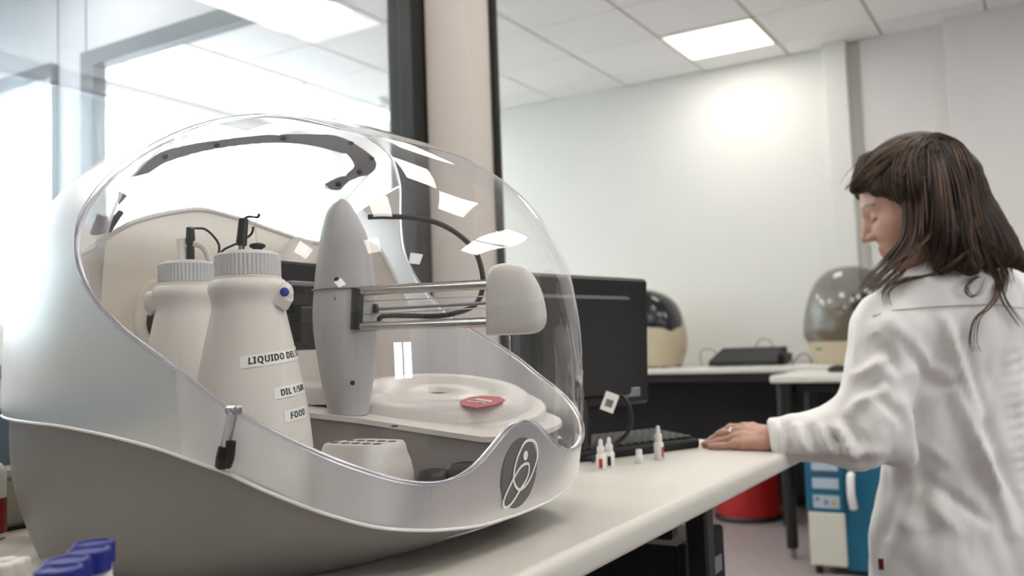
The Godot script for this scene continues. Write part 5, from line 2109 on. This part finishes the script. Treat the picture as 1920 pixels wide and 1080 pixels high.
	for L in LOCKS:
		for rep in int(L[0] * 2.2):
			var pts := []
			var jx: float = rng.randf_range(-1, 1) * L[1]
			var jy: float = rng.randf_range(-1, 1) * L[1] * 0.4
			var grow := rng.randf_range(0.6, 1.25)
			var n: int = L[2].size()
			for i in n:
				var e = L[2][i]
				var f := float(i) / (n - 1)
				var x: float = e[0] + jx * (0.45 + grow * f)
				var y: float = e[1] + jy * f + rng.randf_range(-1, 1) * 2.0
				var p := sight(both, x, y)
				if p == Vector3.INF or (pts.size() and p.distance_to(pts[-1]) > 0.13):
					var dep := 1.72
					if pts.size():
						dep = -(cam_basis.inverse() * (pts[-1] - EYE)).z
					p = at(x, y, dep)
				p += (EYE - p).normalized() * (rng.randf_range(0.001, 0.007) + (0.011 if y > 525.0 else 0.0))
				pts.append(p)
			var cv2 := curve(pts, 5)
			var rad := PackedFloat32Array()
			for i in cv2.size():
				var f := float(i) / (cv2.size() - 1)
				rad.append(L[3] * 0.48 * (0.35 + 0.65 * sin(PI * (0.15 + 0.6 * f))) * (1.0 - 0.85 * f * f))
			locks[int(L[4]) if rep % 3 else rng.randi_range(0, 3)].tube(cv2, rad, 6)
	for i in 4:
		obj("hair_lock", locks[i], tones[i], root)

	# ------------------------------------------------ trousers and shoes
	var dark := mat(Color(0.10, 0.11, 0.14), 0.8)
	var legs := []
	for s in [-1.0, 1.0]:
		var h0: Vector3 = hip + tb.x * 0.08 * s + Vector3(0, -0.05, 0)
		var ft: Vector3 = Vector3(h0.x, 0.09, h0.z) + tb.x * 0.02 * s + cf * 0.03
		var kn := h0.lerp(ft, 0.5) + cf * 0.02
		legs.append([h0, kn, 0.075, 0.055])
		legs.append([kn, ft, 0.055, 0.045])
	var lm := nets(func(p): return bones_field(p, legs, 0.03), Vector3(hip.x - 0.3, 0.03, hip.z - 0.3), Vector3(hip.x + 0.3, hip.y + 0.05, hip.z + 0.3), 0.014)
	obj("trousers", array_mesh(lm[0], normals_of(lm[0], lm[1]), lm[1]), dark, root)
	for s in [-1.0, 1.0]:
		var h0: Vector3 = hip + tb.x * 0.08 * s + tb.x * 0.02 * s
		var ft := Vector3(h0.x, 0.0, h0.z) + cf * 0.03
		var sr := []
		for q in [[0.0005, 0.125, 0.040], [0.02, 0.130, 0.045], [0.05, 0.115, 0.045], [0.08, 0.075, 0.042], [0.11, 0.052, 0.040]]:
			sr.append(MB.ring(ft + cf * (0.05 * (1.0 - q[0] * 8.0)) + Vector3(0, q[0], 0), 1.0, 28, Basis(cx * q[2], Vector3.UP, -cf * q[1])))
		obj("shoe", MB.new().rows(sr).fan(sr[0], false, 1).fan(sr[-1], true, 2), M.black_matt, root)

const FOLDS := [
	# x0, y0, x1, y1, height, width : back
	[1668, 606, 1738, 690, 0.010, 0.016], [1650, 640, 1682, 690, -0.012, 0.014], [1690, 640, 1750, 720, -0.006, 0.016], [1640, 612, 1668, 668, 0.006, 0.012],
	[1770, 600, 1840, 780, 0.008, 0.014], [1800, 640, 1866, 830, -0.006, 0.014], [1780, 700, 1860, 900, 0.006, 0.016], [1830, 820, 1900, 1000, 0.007, 0.016], [1850, 800, 1916, 960, -0.006, 0.014],
	[1690, 760, 1700, 980, 0.010, 0.020], [1666, 800, 1660, 1000, -0.006, 0.016], [1720, 780, 1740, 1000, -0.006, 0.020], [1730, 930, 1800, 1000, 0.004, 0.016], [1740, 900, 1850, 980, -0.005, 0.012], [1640, 900, 1652, 1060, 0.005, 0.012],
	[1700, 700, 1760, 690, 0.003, 0.010], [1740, 730, 1800, 715, -0.003, 0.010], [1720, 820, 1780, 870, 0.003, 0.010],
	# sleeve
	[1604, 600, 1612, 700, 0.004, 0.012], [1630, 690, 1668, 668, 0.008, 0.012], [1606, 706, 1652, 690, 0.006, 0.012], [1612, 730, 1660, 716, -0.006, 0.012], [1596, 770, 1650, 730, 0.007, 0.013], [1640, 740, 1690, 790, -0.006, 0.014],
	[1570, 800, 1600, 850, 0.009, 0.012], [1590, 790, 1624, 846, -0.010, 0.012], [1540, 806, 1566, 850, 0.008, 0.011], [1522, 802, 1536, 852, -0.008, 0.010], [1496, 802, 1510, 850, 0.008, 0.011], [1474, 800, 1482, 848, -0.008, 0.009], [1458, 800, 1462, 848, 0.006, 0.009], [1556, 812, 1580, 838, -0.008, 0.010], [1500, 826, 1545, 856, 0.005, 0.008],
	[1560, 866, 1640, 872, 0.006, 0.014], [1600, 840, 1656, 850, 0.006, 0.014],
]
const LOCKS := [
	# count, spread, path, radius, tone
	[10, 12.0, [[1690, 300], [1700, 380], [1698, 440], [1672, 480], [1640, 515], [1618, 545]], 0.0036, 0],
	[10, 14.0, [[1712, 300], [1722, 390], [1716, 450], [1690, 490], [1655, 525], [1632, 548]], 0.0036, 1],
	[8, 10.0, [[1730, 330], [1735, 420], [1725, 470], [1690, 505], [1660, 532], [1648, 548]], 0.0034, 1],
	[3, 6.0, [[1752, 400], [1744, 440], [1716, 465], [1676, 492], [1640, 524]], 0.0026, 2],
	[14, 22.0, [[1745, 255], [1765, 320], [1775, 400], [1775, 460], [1765, 500]], 0.0040, 0],
	[14, 18.0, [[1770, 265], [1800, 330], [1815, 400], [1822, 450], [1835, 490]], 0.0040, 3],
	[10, 14.0, [[1800, 300], [1828, 370], [1842, 430], [1862, 470], [1880, 510], [1876, 548]], 0.0036, 0],
	[8, 10.0, [[1822, 340], [1836, 410], [1858, 460], [1884, 500], [1890, 530]], 0.0030, 1],
	[6, 8.0, [[1835, 430], [1850, 480], [1868, 520], [1872, 550], [1856, 575], [1832, 600], [1826, 640], [1834, 660]], 0.0024, 1],
	[3, 5.0, [[1838, 450], [1850, 510], [1828, 520], [1812, 540], [1822, 556], [1838, 545], [1846, 520]], 0.0022, 1],
	[4, 8.0, [[1850, 470], [1870, 520], [1880, 560], [1900, 590], [1916, 612]], 0.0022, 1],
	[6, 7.0, [[1815, 470], [1780, 500], [1740, 516], [1700, 524], [1672, 536], [1660, 552], [1664, 572]], 0.0024, 1],
	[10, 16.0, [[1745, 262], [1700, 275], [1660, 300], [1625, 330], [1604, 350]], 0.0034, 1],
	[8, 12.0, [[1735, 268], [1690, 300], [1668, 335], [1680, 370], [1700, 395]], 0.0034, 0],
	[8, 10.0, [[1720, 290], [1690, 330], [1690, 365], [1712, 400]], 0.0034, 3],
	[16, 20.0, [[1738, 250], [1712, 256], [1680, 272], [1650, 296], [1622, 326], [1606, 352]], 0.0030, 1],
	[14, 26.0, [[1752, 250], [1722, 262], [1700, 300], [1702, 350], [1712, 400]], 0.0034, 0],
	[12, 20.0, [[1756, 250], [1790, 268], [1812, 310], [1826, 370], [1832, 430]], 0.0034, 0],
	[10, 26.0, [[1750, 280], [1760, 360], [1758, 440], [1745, 500]], 0.0036, 3],
]



func _ready() -> void:
	var pitch := deg_to_rad(3.7)
	var yaw := deg_to_rad(30.8)
	var roll := deg_to_rad(-2.06)
	cam_basis = Basis(Vector3.UP, yaw) * Basis(Vector3.RIGHT, pitch) * Basis(Vector3.BACK, roll)
	var cam := Camera3D.new()
	cam.name = "camera"
	cam.transform = Transform3D(cam_basis, EYE)
	cam.near = 0.05
	cam.far = 60.0
	var lens := CameraAttributesPhysical.new()
	lens.frustum_focal_length = 37.8
	lens.exposure_aperture = 6.3
	lens.frustum_focus_distance = 1.0
	cam.attributes = lens
	add_child(cam)
	cam.fov = rad_to_deg(2.0 * atan(540.0 / FPX))
	cam.current = true

	var env := Environment.new()
	env.background_mode = Environment.BG_COLOR
	env.background_color = Color(0.93, 0.97, 1.0)
	env.background_energy_multiplier = 18.0
	env.tonemap_mode = Environment.TONE_MAPPER_LINEAR
	env.tonemap_exposure = 1.22
	env.sdfgi_enabled = true
	env.ssao_enabled = true
	env.ssil_enabled = true
	var we := WorldEnvironment.new()
	we.name = "world_environment"
	we.environment = env
	add_child(we)

	make_materials()
	build_room()
	print("room")
	build_partition()
	build_desk()
	print("desk")
	build_analyser()
	print("analyser")
	build_interior()
	print("interior")
	build_desk_items()
	build_background()
	print("background")
	build_person()
	print("person")
